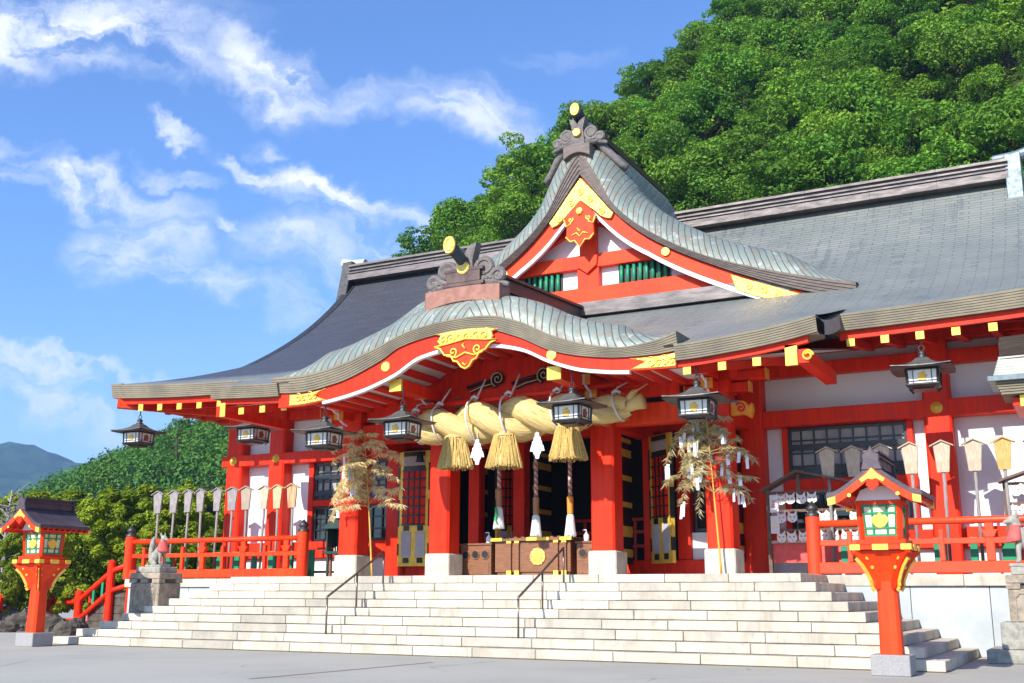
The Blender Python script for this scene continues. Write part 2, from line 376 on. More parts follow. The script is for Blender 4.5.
def straw_mat():
    mt, t, b = new_mat('twisted_straw', .8, .2); uv = t.add('ShaderNodeTexCoord').outputs['UV']; co = t.add('ShaderNodeTexCoord').outputs['Object']
    n = t.noise(t.scale(uv, (90, 3, 1)), 1, 4, .6); n2 = t.noise(co, 3, 4)
    c = t.mix(t.mapr(n, .3, .7), (.49, .345, .12), (.82, .63, .28)); c = t.mix(t.mapr(n2, .4, .7, 0, .3), c, (.60, .45, .18))
    t.put(b.inputs['Base Color'], c); bump(t, b, n, .02, .9); return mt
STRAW = straw_mat()

def leaf_mat(name, c1, c2, c3, rnd=.35, trans=.35, csc=.8):
    mt = bpy.data.materials.new(name); mt.use_nodes = True; t = NT(mt.node_tree)
    for n in list(t.n):
        if n.type == 'BSDF_PRINCIPLED': t.n.remove(n)
    out = [n for n in t.n if n.type == 'OUTPUT_MATERIAL'][0]
    gi = t.add('ShaderNodeNewGeometry').outputs['Random Per Island']; oi = t.add('ShaderNodeObjectInfo').outputs['Random']
    co = t.add('ShaderNodeTexCoord').outputs['Object']; cl = t.noise(co, csc, 4, .55)
    c = t.mix(gi, c1, c2); c = t.mix(t.math('MULTIPLY', t.mapr(cl, .45, .72), .6), c, c3)
    wn = t.add('ShaderNodeTexWhiteNoise', noise_dimensions='1D'); t.put(wn.inputs['W'], t.math('MULTIPLY', oi, 91.7))
    c = t.mix(t.math('MULTIPLY', wn.outputs['Value'], rnd), c, c3)
    c = t.mix(1.0, c, t.mix(oi, (.54, .58, .54), (1.28, 1.22, 1.12)), 'MULTIPLY')
    d = t.add('ShaderNodeBsdfDiffuse'); t.put(d.inputs[0], c)
    tr = t.add('ShaderNodeBsdfTranslucent'); t.put(tr.inputs[0], t.mix(.5, c, (.16, .30, .02)))
    gl = t.add('ShaderNodeBsdfGlossy'); gl.inputs['Roughness'].default_value = .6; gl.inputs[0].default_value = (.8, .85, .8, 1)
    m1 = t.add('ShaderNodeMixShader'); m1.inputs[0].default_value = trans; t.l.new(d.outputs[0], m1.inputs[1]); t.l.new(tr.outputs[0], m1.inputs[2])
    m2 = t.add('ShaderNodeMixShader'); m2.inputs[0].default_value = .018; t.l.new(m1.outputs[0], m2.inputs[1]); t.l.new(gl.outputs[0], m2.inputs[2])
    t.l.new(m2.outputs[0], out.inputs[0]); return mt
LEAF_HILL = leaf_mat('hillside_leaves', (.045, .175, .014), (.125, .35, .026), (.25, .39, .032), .6)
LEAF_NEAR = leaf_mat('yellow_green_leaves', (.13, .25, .014), (.29, .40, .022), (.50, .50, .025), .4)
LEAF_FAR = leaf_mat('distant_leaves', (.03, .12, .018), (.06, .19, .024), (.13, .24, .024), .3, .2, .16)
LEAF_DRY = leaf_mat('dry_bamboo_leaves', (.66, .53, .26), (.90, .80, .52), (.54, .40, .17), .2, .25)
FOREST_SOIL = simple('forest_floor', (.03, .042, .014), (.05, .05, .02), .3, .95)
def ground_mat():
    mt, t, b = new_mat('grey_asphalt', .85, .25); co = t.add('ShaderNodeTexCoord').outputs['Object']
    n = t.noise(co, .25, 6, .6); f = t.noise(co, 40, 3, .6); s = t.noise(t.scale(co, (1, .5, 1)), .9, 6, .7, .6)
    c = t.mix(t.mapr(n, .35, .68), (.40, .385, .325), (.325, .318, .272)); c = t.mix(t.mapr(f, .40, .66, 0, .55), c, (.40, .39, .345))
    c = t.mix(t.mapr(s, .6, .75, 0, .35), c, (.34, .31, .255)); c = t.mix(t.mapr(t.noise(co, 9, 5, .7), .62, .72, 0, .3), c, (.15, .17, .165))
    vo = t.add('ShaderNodeTexVoronoi', feature='DISTANCE_TO_EDGE'); t.put(vo.inputs['Vector'], t.vmath('ADD', t.scale(co, (1, 1, 0)), t.scale(t.add('ShaderNodeTexNoise').outputs['Color'], (.2, .2, 0)))); vo.inputs['Scale'].default_value = .22
    crk = t.math('MULTIPLY', t.mapr(vo.outputs['Distance'], .006, .002), t.mapr(t.noise(co, .5, 3), .5, .6)); c = t.mix(t.math('MULTIPLY', crk, .6), c, (.10, .10, .09))
    c = t.mix(t.mapr(t.noise(co, 120, 2, .6), .60, .72, 0, .6), c, (.14, .14, .125))
    t.put(b.inputs['Base Color'], c); bump(t, b, f, .008); return mt
GROUND = ground_mat()
STRIPE = simple('faded_red_brown_stain', (.30, .19, .14), (.24, .19, .165), 4, .9)
MOUNT = simple('mountain_forest', (.010, .034, .016), (.042, .085, .028), .03, .95, .1, 0, 2.5, .09)

# ================================================================== SETTING
FLOOR = 1.62; RISE = .18; TREAD = .362; WH = 7.264; PY = 2.33; CY = 2.212; WY = 4.75
g = MB()
g.add([(-2800, -300, 0), (1800, -300, 0), (1800, 2900, 0), (-2800, 2900, 0)], [(0, 1, 2, 3)])
tag(g.build('ground', GROUND), kind='structure')
# faint brown stain line on the asphalt, a painted-over joint
s = MB(); a0, a1 = at(250, 679, Z=0), at(432, 662.5, Z=0)
dv = (a1-a0)/np.linalg.norm(a1-a0); nv = np.array((-dv[1], dv[0], 0))*.05
s.add([a0-nv+(0, 0, .004), a0+nv+(0, 0, .004), a1+nv+(0, 0, .004), a1-nv+(0, 0, .004)], [(0, 1, 2, 3)])
tag(s.build('pavement_stripe', STRIPE), kind='structure')

yl = MB(); yl.add([(-10.3, -2.96, .004), (10.3, -2.96, .004), (10.3, -2.905, .004), (-10.3, -2.905, .004)], [(0, 1, 2, 3)])
tag(yl.build('pavement_edge_line', simple('ochre_lichen_line', (.52, .33, .08), (.40, .36, .24), 1.4, .9)), kind='structure')
# hill behind the shrine: one slope with a spine, falling away behind
A_, B_, C_ = at(422, 284, D=92), at(790, 5, D=112), at(1060, 225, D=66)
hn = np.cross(B_-A_, C_-A_); hn /= np.linalg.norm(hn)
if hn[2] < 0: hn = -hn
def plane_z(x, y): return A_[2]-(hn[0]*(x-A_[0])+hn[1]*(y-A_[1]))/hn[2]
sp = (B_-A_)[:2]; sp = sp/np.linalg.norm(sp); spn = np.array((-sp[1], sp[0]))      # spine direction, and away from the camera
if spn@(np.array(A_[:2])-CAM[:2]) < 0: spn = -spn
def hill_z(x, y):
    d = (np.array((x, y))-A_[:2])@spn
    z = plane_z(x, y)
    if d > 0: z = plane_z(x-spn[0]*d, y-spn[1]*d)-.75*d
    al = (np.array((x, y))-A_[:2])@sp*(1 if sp@(np.array(B_[:2])-A_[:2]) > 0 else -1)
    if al < -5: z -= 1.3*(-5-al)
    z += .9*math.sin(x*.31+y*.17)+.7*math.sin(x*.13-y*.29+1)
    return z
def terrain(name, x0, x1, y0, y1, st, fz, mat, zmin=-1.0):
    nx, ny = int((x1-x0)/st)+1, int((y1-y0)/st)+1
    P = [[(x0+i*st, y0+j*st, max(zmin, fz(x0+i*st, y0+j*st))) for j in range(ny)] for i in range(nx)]
    mb = MB(); mb.grid(P); o = mb.build(name, mat, smooth=True); tag(o, kind='structure'); return o
terrain('hill', -70, 85, 21, 150, 2.5, hill_z, FOREST_SOIL)

# lower wooded hill to the left, behind the garden trees
def ridge_fn(pts, D, depth, back=1.2):
    # spine through the given picture points at distance D; slopes down towards the camera over `depth` metres
    S = [at(u, v, D=D) for u, v in pts]; f0 = np.array((-math.sin(YAW), math.cos(YAW))); r0 = np.array((math.cos(YAW), math.sin(YAW)))
    prof = pchip([((q[:2]-CAM[:2])@r0, q[2]) for q in S]); dep = float(np.mean([(q[:2]-CAM[:2])@f0 for q in S]))
    def fz(x, y):
        d = np.array((x, y))-CAM[:2]; a, b = d@r0, d@f0
        h = float(prof(a)); t = (b-dep)/depth
        return h*(1+t) if t < 0 else h*(1-back*t)
    return fz
mid_z = ridge_fn([(-120, 588), (20, 556), (75, 514), (110, 488), (140, 468), (175, 449), (205, 435), (240, 420), (330, 392), (420, 380)], 190, 80)
terrain('wooded_hill', -235, -40, 85, 260, 4.0, mid_z, FOREST_SOIL)
def mtn_z(x, y):
    x1, y1 = x/2.5, y/2.5; b = mtn0(x, y); return b+b*.10*math.sin(x1*.021+.6*math.sin(y1*.017))+b*.06*math.sin(x1*.055+y1*.03)+b*.035*math.sin(x1*.13-y1*.09)+b*.02*math.sin(x1*.31+y1*.27)
mtn0 = ridge_fn([(-260, 480), (-100, 462), (-40, 448), (0, 449), (22, 442), (48, 436), (76, 440), (102, 451), (128, 461), (175, 474), (280, 495)], 2100, 800)
terrain('mountain', -2500, -800, 900, 2300, 20.0, mtn_z, MOUNT)

# ================================================================== STAIR AND PLATFORM
stair = empty('stone_staircase', (0, 0, 0), 'broad flight of nine pale stone steps wrapping round three sides, in front of the shrine', 'steps')
for k in range(1, 10):
    n = 9-k; X1 = WH+n*TREAD; yf = -n*TREAD; z0, z1 = (k-1)*RISE, k*RISE; gp = .013; mb = MB()
    mb.cur = 1; mb.box(-X1+.03, X1-.03, yf+.02, PY, z0+.001, z1-.012); mb.cur = 0
    rk = random.Random(40+k); x = -X1; first = True
    while x < X1-.01:
        L = rk.uniform(1.3, 1.75)
        if first: L *= rk.uniform(.45, 1.0); first = False
        e = min(x+L, X1)
        if X1-e < .5: e = X1
        j = rk.uniform(-.004, .004)
        mb.box(x+gp*.5, e-gp*.5, yf+j, yf+.42, z0+.011, z1+j*.5); x = e
    if k < 9:
        for sx in (-1, 1):
            y = yf+.42
            while y < PY-.05:
                e = min(PY, y+rk.uniform(.7, 1.3))
                xa, xb = sx*(X1-.42), sx*X1
                mb.box(xa, xb, y+gp, e, z0+.002, z1+rk.uniform(-.002, .002)); y = e
    else:
        x = -X1
        while x < X1-.01:
            e = min(x+1.5, X1); mb.box(x+gp*.5, e-gp*.5, yf+.425, PY-.005, z0+.002, z1); x = e
    mb.build('step', [STEP, JOINT], stair, bevel=.009)
plat = empty('stone_platform', (0, 8, 0), 'raised stone platform with pale slab wall and coping that carries the shrine hall', 'platform')
WINV = {plat: Matrix.Translation((0, -8, 0))}
def part(mb, name, mat, parent, **kw):                  # mesh written in world coordinates under a placed thing
    o = mb.build(name, mat, parent, **kw)
    if parent in WINV: o.matrix_parent_inverse = WINV[parent]
    return o
mb = MB(); mb.box(-13.25, 26, PY+.06, 17, 0, 1.38); part(mb, 'core_wall', JOINT, plat)
mb = MB(); x = -13.3
while x < 15:
    e = x+(1.52 if x > 5 else 1.2); mb.box(x+.006, e-.006, PY+.02, PY+.09, .002, 1.385); x = e
x = PY+.1
while x < 12: mb.box(-13.32, -13.24, x, x+1.6, .002, 1.385); x += 1.61
part(mb, 'slab_facing', SLAB, plat, bevel=.006)
mb = MB(); x = -13.4
while x < 15: mb.box(x+.004, x+1.796, PY+.004 if abs(x+.9) < 8 else PY-.05, PY+.6, 1.39, FLOOR); x += 1.8
x = PY+.62
while x < 12: mb.box(-13.4, -12.9, x, x+1.6, 1.39, FLOOR); x += 1.61
part(mb, 'coping', COPING, plat, bevel=.008)
mb = MB(); mb.box(-12.88, 26, PY+.61, 16.9, 1.383, FLOOR-.004); part(mb, 'paved_floor', simple('floor_stone', (.46, .44, .41), (.36, .35, .33), 1.5, .6), plat)

# ================================================================== SHRINE HALL
hall = empty('shrine_hall', (0, 6.0, FLOOR), 'vermilion shrine hall with sweeping grey copper roofs and an undulating gable over its porch', 'shrine')
WINV[hall] = Matrix.Translation((0, -6.0, -FLOOR))
def H(mb, name, mat, parent=None, **kw): return part(mb, name, mat, parent or hall, **kw)
# ---- main roof
RY, RZ = 10.5, 12.75
ZM = pchip([(1.9, 7.20), (3.62, 7.86), (5.45, 8.75), (7.46, 9.98), (9.09, 11.27), (9.95, 12.12), (10.5, 12.75)])
def lift(x, y): return .33*max(0, (abs(x)-7.5)/6.7)**2*max(0, min(1, (5.0-y)/3.1))
def XL(y): return 11.35 if y > 4.6 else 11.35+2.85*((4.6-y)/2.7)**.92
SL = [0]; yy = np.linspace(1.9, RY, 34)
for i in range(1, 34): SL.append(SL[-1]+math.hypot(yy[i]-yy[i-1], float(ZM(yy[i])-ZM(yy[i-1]))))
P, U = [], []
for i, y in enumerate(yy):
    xl = XL(y); row = np.linspace(-xl, xl+(1.4*min(1, (RY-y)/1.3) if y > 4.6 else 1.4*max(0, (y-1.9)/2.7)), 61); P.append([(x, y, float(ZM(y))+lift(x, y)) for x in row]); U.append([(x, SL[i]) for x in row])
rf = MB(); rf.grid(P, U, flip=True)
for sx in (-1, 1):                                      # hipped flanks
    Q, V = [], []
    for t in np.linspace(0, 1, 14):
        row, uvr = [], []
        for i, s_ in enumerate(np.linspace(0, 1, 12)):
            yc = 1.9+(4.6-1.9)*s_; y0_, y1_ = yc, 21-yc; y = y0_+(y1_-y0_)*t
            row.append((sx*XL(yc), y, float(ZM(yc))+lift(XL(yc), yc)*(1 if t in (0, 1) else .25+.75*abs(2*t-1)**2))); uvr.append((y, s_*3.6))
        Q.append(row); V.append(uvr)
    rf.grid(Q, V, flip=(sx < 0))
rf.grid([[(x, 21-y, z) for x, y, z in r_] for r_ in P], U)
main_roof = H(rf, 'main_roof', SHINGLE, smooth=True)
for sx in (-1, 1):
    mb = MB(); yv = np.linspace(4.6, 16.4, 25); poly = [(y, float(ZM(min(y, 21-y)))-.05) for y in yv]; mb.extr(poly, (sx*10.9, 0, 0), (0, 1, 0), (0, 0, 1), (sx*.1, 0, 0))
    H(mb, 'gable_end_wall', WHITE)
    mb = MB()
    for i in range(20):
        y0, y1 = 4.6+i*(5.7/20), 4.6+(i+1)*(5.7/20)
        for f_ in (lambda y: y, lambda y: 21-y):
            mb.beam((sx*11.3+(.98 if sx > 0 else 0), f_(y0), float(ZM(y0))-.14), (sx*11.3+(.98 if sx > 0 else 0), f_(y1), float(ZM(y1))-.14), .30, .26)
    H(mb, 'verge_edge', IRON, main_roof)
# ridge: stacked courses, cap and end ornaments
mb = MB()
for i, (hw, z0, z1) in enumerate(((.56, -.16, .05), (.48, .05, .10), (.54, .105, .15), (.46, .15, .22), (.53, .225, .275), (.45, .275, .35), (.56, .355, .43))):
    x = -11.3
    while x < 11.25: mb.box(x+.003, x+1.88, RY-hw, RY+hw, RZ+z0, RZ+z1); x += 1.883
mb.tube([(-11.3, RY, RZ+.45), (11.3, RY, RZ+.45)], .15, 10)
ridge = H(mb, 'roof_ridge', RIDGE, main_roof)
for sx in (-1, 1):
    mb = MB(); x0 = sx*11.36
    mb.extr([(-.75, -.95), (-.62, -1.05), (-.3, -.35), (-.25, .5), (.25, .5), (.3, -.35), (.62, -1.05), (.75, -.95), (.5, .1), (.4, .62), (-.4, .62), (-.5, .1)], (x0-.30 if sx < 0 else x0-.14, RY, RZ), (0, 1, 0), (0, 0, 1), (.42, 0, 0))
    mb.box(x0-.1, x0+.1, RY-.36, RY+.36, RZ-.3, RZ+.64)
    H(mb, 'ridge_end_board', TILE if sx > 0 else IRON, main_roof, bevel=.02)
    mb = MB(); mb.tube([(sx*10.9, RY, RZ+.60), (sx*11.5, RY, RZ+.63), (sx*11.9, RY, RZ+.70)], [.16, .17, .2], 12); H(mb, 'ridge_end_cylinder', simple('pale_copper', (.55, .58, .47), (.40, .45, .38), 6, .6) if sx < 0 else TILE, main_roof)
# eave edge in layers
def layered(name, ft, fb, x0, x1, yf, dep, n, mat, parent=hall, layers=7, set_in=.014):
    mb = MB()
    for i in range(layers):
        a, b = i/layers, (i+1)/layers-.007
        mb.band(lambda x, a=a: ft(x)+(fb(x)-ft(x))*a, lambda x, b=b: ft(x)+(fb(x)-ft(x))*b, x0, x1, yf+i*set_in, yf+dep, n)
    a = .02; mb.band(lambda x: ft(x)+(fb(x)-ft(x))*.04, lambda x: ft(x)+(fb(x)-ft(x))*.985, x0+.02, x1-.02, yf+layers*set_in+.015, yf+dep-.01, n)
    return H(mb, name, mat, parent)
def me_t(x): x = np.asarray(x, float); return 7.21+.33*np.maximum(0, (np.abs(x)-7.5)/6.7)**2
def me_b(x): return me_t(x)-.36-.06*np.maximum(0, (np.abs(x)-10)/4)
layered('eave_edge', me_t, me_b, -14.2, -7.6, 1.87, .9, 24, EAVE, main_roof)
layered('eave_edge', me_t, me_b, 7.8, 14.2, 1.87, .9, 24, EAVE, main_roof)
for sx in (-1, 1):
    mb = MB()
    for i in range(6):
        n = 16
        for j in range(n):
            y0, y1 = 1.88+i*.03+(17.2*j)/n, 1.88+i*.03+(17.2*(j+1))/n
            zt = lambda y: 7.21+.33*(.25+.75*min(1, abs((y-10.5)/8.6))**2)
            mb.beam((sx*(14.17-i*.03-.2), y0, zt(y0)-.035-i*.068), (sx*(14.17-i*.03-.2), y1, zt(y1)-.035-i*.068), .42, .062)
    H(mb, 'side_eave_edge', EAVE, main_roof)
# red board under the eave, soffit, rafters with gilt ends
for x0, x1 in ((-13.75, -7.7), (7.9, 13.75)):
    mb = MB(); mb.band(lambda x: me_b(x)-.005, lambda x: me_b(x)-.17, x0, x1, 2.09, 2.2, 20); H(mb, 'eave_board', RED, main_roof)
mb = MB()
for sx in (-1, 1):
    P = [[(sx*x, y, 7.0+.12*(y-2.2)+(.16*max(0, (x-7.5)/6.2)**2 if y < 3 else .1*max(0, (x-7.5)/6.2))) for y in (2.2, 3.2, 4.3, 4.9)] for x in np.linspace(7.3, 13.7, 14)]
    mb.grid(P); mb.grid([[(a, b, c+.03) for a, b, c in r_] for r_ in P])
    mb.grid([[(sx*x, y, 7.08+(11.8-x)*.05) for x in (13.7, 12.5, 11.2, 10.9)] for y in (4.9, 8, 12, 16, 18.8)])
H(mb, 'soffit', WHITE, main_roof)
def rafter(x, y0, z0, y1, z1, cap=(.17, .17), w=.15):
    mb = MB(); mb.beam((x, y0, z0), (x, y1, z1), w, .17); r_ = H(mb, 'rafter', RED)
    mb = MB(); mb.cbox((x, y0-.004, z0), cap[0], .03, cap[1]); H(mb, 'gilt_end_cap', GOLDP, r_)
for x in [-13.1+.79*i for i in range(7)]: rafter(x, 2.11, 6.63+.16*max(0, (abs(x)-7.5)/6.2)**2, 4.7, 7.05, (.19, .22))
for x in [8.13+.72*i for i in range(8)]: rafter(x, 2.11, 6.60+.1*max(0, (abs(x)-7.5)/6.2)**2, 4.7, 7.0)
for sx in (-1, 1):
    for i, y in enumerate(np.arange(3.0, 18.5, .82)):
        mb = MB(); mb.beam((sx*13.75, y, 6.92), (sx*10.9, y, 7.02), .16, .18, (0, 0, 1)); H(mb, 'side_rafter', RED)
    mb = MB(); mb.box(sx*13.62, sx*13.85, 2.4, 18.6, 6.9, 7.08); H(mb, 'side_eave_board', RED, main_roof)
    mb = MB(); mb.beam((sx*14.05, 2.05, 6.98), (sx*11.3, 4.7, 6.82), .3, .34); H(mb, 'corner_rafter', ORANGE)
# ---- porch roof (flat wings either side of the undulating gable)
ZK = pchip([(-7.8, 6.52), (-5.5, 6.42), (0, 6.36), (5, 6.335), (6.5, 6.43), (7.4, 6.54), (7.97, 6.64)])
zk_b = lambda x: ZK(x)-.33
P, U = [], []
ys = np.linspace(-.6, 2.75, 12)
for i, y in enumerate(ys):
    t = (y+.6)/3.35; row = np.linspace(-7.8, 7.97, 50)
    P.append([(x, y, float(ZK(x))+(float(ZM(2.75))+.02+lift(x, 2.75)-float(ZK(x)))*t**1.08) for x in row]); U.append([(x, -3.45+3.4*t) for x in row])
mb = MB(); mb.grid(P, U, flip=True)
KB0 = pchip([(-5.75, 6.18), (-4.9, 6.13), (-3.86, 6.26), (-2.48, 6.72), (-1.94, 7.0), (-1.04, 7.18), (-.2, 7.24), (.3, 7.21), (1.24, 6.92), (2.12, 6.50), (2.97, 6.29), (3.81, 6.19), (4.5, 6.18), (5.06, 6.22)])
keep = [i for i, q in enumerate(mb.f) if not (-5.2 < sum(mb.v[k][0] for k in q)/4 < 4.6 and (min(mb.v[k][1] for k in q) < -.15 or min(mb.v[k][2] for k in q) < float(KB0(sum(mb.v[k][0] for k in q)/4))+.06))]
mb.uv = [c for i in keep for c in mb.uv[4*i:4*i+4]]; mb.f = [mb.f[i] for i in keep]; mb.mi = [0]*len(keep)
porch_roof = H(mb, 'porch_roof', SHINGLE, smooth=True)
layered('porch_eave_edge', ZK, zk_b, -7.8, -5.55, -.64, .8, 12, EAVE, porch_roof)
layered('porch_eave_edge', ZK, zk_b, 5.0, 7.97, -.60, .8, 16, EAVE, porch_roof)
for x0, x1 in ((-7.8, -7.62), (7.79, 7.97)):            # ends of the porch roof, dark and rounded
    mb = MB(); zf = float(ZK(x0)); poly = [(-.58, zf-.02)]+[(y_, zf-.03+.26*(y_+.6)-.10*math.sin(math.pi*(y_+.6)/2.7)) for y_ in (0, .5, 1, 1.5, 2.1)]+[(y_, zf-.36+.26*(y_+.6)-.08*math.sin(math.pi*(y_+.6)/2.7)) for y_ in (2.1, 1.5, 1, .5, 0, -.45)]
    mb.extr(poly, (x0, 0, 0), (0, 1, 0), (0, 0, 1), (x1-x0, 0, 0)); H(mb, 'porch_roof_end', (MATS.get('brown_eave_end') or simple('brown_eave_end', (.42, .34, .27), (.32, .26, .2), 5, .85)), porch_roof)
for x0, x1 in ((-7.6, -5.3), (4.9, 7.75)):
    mb = MB(); mb.band(lambda x: zk_b(x)-.004, lambda x: zk_b(x)-.13, x0, x1, -.40, -.28, 12); H(mb, 'porch_eave_board', RED, porch_roof)
    mb = MB(); mb.add([(x0, -.3, 5.99), (x1, -.3, 5.99), (x1, 4.5, 6.95), (x0, 4.5, 6.95)], [(0, 3, 2, 1)]); mb.add([(x0, -.3, 6.02), (x1, -.3, 6.02), (x1, 4.5, 6.98), (x0, 4.5, 6.98)], [(0, 1, 2, 3)]); H(mb, 'porch_soffit', WHITE, porch_roof)
for x in (-6.9, -6.2, -5.5): rafter(x, -.36, 5.83, 2.2, 6.36)
rafter(-7.5, -.40, 5.90, 2.2, 6.40, (.17, .36), .16)
for x in (5.2, 5.96, 6.69): rafter(x, -.36, 5.80+.03*(x-5.2), 2.2, 6.33)
for sx, x in ((1, 7.62), (-1, -7.66)):
    mb = MB(); mb.box(x-.12, x+.12, -.34, 2.3, 5.74, 6.02); bm_ = H(mb, 'porch_corner_beam', RED, porch_roof)
    if sx > 0:
        mb = MB(); mb.box(x-.34, x-.10, -.40, -.30, 5.70, 6.12); H(mb, 'gilt_beam_end', GOLDP, bm_)
        mb = MB(); mb.tube([(x+.1+.11*math.cos(t_)*(1-.6*t_/9), -.36, 5.88+.11*math.sin(t_)*(1-.6*t_/9)) for t_ in np.linspace(0, 9, 30)], .022, 6); H(mb, 'gilt_beam_scroll', GOLDP, bm_)
# ---- undulating gable
KT = pchip([(-5.75, 6.56), (-4.9, 6.55), (-3.8, 6.68), (-2.65, 7.01), (-1.53, 7.37), (-.75, 7.475), (0, 7.51), (.55, 7.48), (1.29, 7.27), (2.17, 6.84), (3.03, 6.54), (3.85, 6.40), (4.52, 6.46), (5.06, 6.62)])
KB = pchip([(-5.75, 6.18), (-4.9, 6.13), (-3.86, 6.26), (-2.48, 6.72), (-1.94, 7.0), (-1.04, 7.18), (-.2, 7.24), (.3, 7.21), (1.24, 6.92), (2.12, 6.50), (2.97, 6.29), (3.81, 6.19), (4.5, 6.18), (5.06, 6.22)])
KR = pchip([(-5.75, 5.80), (-5.0, 5.80), (-4.19, 5.86), (-3.14, 6.03), (-2.11, 6.35), (-1.34, 6.73), (-.32, 6.87), (.5, 6.83), (1.34, 6.65), (2.07, 6.30), (2.93, 6.02), (4.02, 5.89), (5.06, 5.86)])
layered('gable_eave_edge', KT, KB, -5.75, 5.06, -.60, .8, 90, EAVE, porch_roof)
def rolled_roof(name, xs, zf, yf, yb, roll, hgt, mat, nrm=True, uvmid=0.0, parent=hall, taper=None):
    # surface swept back from a verge curve; near the front it rolls down to the verge
    xs = np.asarray(xs); z = zf(xs); dx = np.gradient(xs); dz = np.gradient(z); L = np.hypot(dx, dz); nx, nz = -dz/L, dx/L
    arc = np.concatenate([[0], np.cumsum(np.hypot(np.diff(xs), np.diff(z)))]); arc -= np.interp(uvmid, xs, arc)
    P, U = [], []
    stations = [(yf+roll*(1-math.cos(a)), math.sin(a), roll*a) for a in np.linspace(0, math.pi/2, 12)]+[(y, 1.0, roll*math.pi/2+(y-yf-roll)) for y in np.linspace(yf+roll, yb, 10)[1:]]
    for y, h, v in stations:
        hh = hgt*h*(taper(xs) if taper else 1.0)
        P.append([(a+n1*hh, y, b+n2*hh) for a, b, n1, n2 in zip(xs, z, nx, nz if hasattr(nz, '__len__') else [nz]*len(xs)) for hh_ in (0,)] if not hasattr(hh, '__len__') else [(a+n1*q, y, b+n2*q) for a, b, n1, n2, q in zip(xs, z, nx, nz, hh)])
        U.append([(a, v) for a in arc])
    mb = MB(); mb.grid(P, U, flip=True); return H(mb, name, mat, parent, smooth=True)
tap = lambda xs: np.clip((5.40-np.abs(xs+.3))/1.5, .03, 1)
rolled_roof('gable_roof_surface', np.linspace(-5.75, 5.06, 110), KT, -.58, 7.2, .7, .62, RIBBED, parent=porch_roof, taper=tap)
mb = MB(); mb.band(lambda x: KB(x)-.005, KR, -5.6, 5.0, -.46, -.34, 90); barge = H(mb, 'gable_bargeboard', RED, porch_roof)
mb = MB(); mb.band(lambda x: KR(x)+.0, lambda x: KR(x)-.075, -4.2, 3.95, -.50, -.38, 80); H(mb, 'white_edge_trim', TRIM, barge)
mb = MB(); mb.band(lambda x: KB(x)-.03, lambda x: KB(x)-.10, -5.6, 4.95, -.3, 2.3, 70); H(mb, 'arched_ceiling', WHITE, porch_roof)
for x in np.arange(-4.9, 4.5, .42):
    z = float(KB(x))-.15; mb = MB(); mb.beam((x, -.30, z), (x, 1.98, z), .17, .11, (-float(KB(x+.05)-KB(x-.05))/.1, 0, 1)); H(mb, 'ceiling_rib', RED, porch_roof)
mb = MB(); mb.band(lambda x: KB(x)-.11, lambda x: x*0+5.75, -4.6, 4.2, 2.0, 2.12, 60); H(mb, 'gable_back_panel', RED, porch_roof)
# gilt fittings on the bargeboard
def plate(poly, y, th, name, mat, parent, bev=.02):
    mb = MB(); mb.extr(poly, (0, y, 0), (1, 0, 0), (0, 0, 1), (0, th, 0)); return H(mb, name, mat, parent, bevel=bev)
def xs_poly(x0, x1, ft, fb, n=8, tail=None):
    xs = np.linspace(x0, x1, n); p = [(x, float(ft(x))) for x in xs]+([tail] if tail else [])+[(x, float(fb(x))) for x in xs[::-1]]; return p
inb = lambda f, d: (lambda x: f(x)+d)
plate(xs_poly(-5.25, -4.1, inb(KB, -.03), inb(KR, .02), 8, (-4.5, 6.03)), -.49, .05, 'gilt_corner_plate', GOLD, barge)
plate(xs_poly(5.0, 3.95, inb(KB, -.03), inb(KR, .02), 8, (4.3, 6.05)), -.49, .05, 'gilt_corner_plate', GOLD, barge)
def relief(pts, y, r, name, mat, parent, n=6):          # raised scrolling lines
    mb = MB()
    for q in pts: mb.tube([(a, y, b) for a, b in q], [r]*len(q), n)
    return H(mb, name, mat, parent, smooth=True)
def spiral(cx, cz, r0, turns, a0, d=1, n=22, grow=.12):
    return [(cx+(r0*(grow+(1-grow)*i/n))*math.cos(a0+d*turns*2*math.pi*i/n), cz+(r0*(grow+(1-grow)*i/n))*math.sin(a0+d*turns*2*math.pi*i/n)) for i in range(n+1)]
for cc in (((-4.95, 6.0), (-4.6, 6.02)), ((4.75, 6.03), (4.45, 6.02))):
    sc = []
    for cx, cz in cc: sc += [spiral(cx, cz, .12, 1.3, 0), spiral(cx+.17, cz-.03, .08, 1.2, 2, -1)]
    relief(sc, -.50, .014, 'gilt_scrollwork', GOLDP, barge)
# centre pendant: gilt crown and red body with gilt outline
top = [(-1.12, 7.20), (-.9, 7.14), (-1.02, 6.98), (-.8, 6.86), (.66, 6.83), (.80, 6.96), (.74, 7.10), (.95, 7.14), (.6, 7.22), (0, 7.25), (-.6, 7.23)]
top = [(-.12+(x+.12)*.84, 7.22+(z-7.22)*.9) for x, z in top]
pend = plate(top, -.56, .08, 'pendant_crown', GOLD, barge)
relief([spiral(x, 7.03, .13, 1.4, .5*i, 1 if i % 2 else -1) for i, x in enumerate((-.68, -.46, -.24, -.02, .2, .42))]+[[(-.7, 6.93), (-.4, 6.94), (0, 6.97), (.3, 6.93), (.5, 6.92)]], -.57, .02, 'crown_relief', GOLDP, pend)
body = [(-1.05, 6.86), (-.86, 6.80), (-.72, 6.62), (-.52, 6.60), (-.42, 6.44), (-.30, 6.42), (-.18, 6.28), (-.05, 6.22), (.08, 6.28), (.18, 6.42), (.30, 6.46), (.40, 6.62), (.58, 6.66), (.74, 6.82), (.95, 6.88), (.5, 6.93), (-.05, 6.99), (-.6, 6.91)]
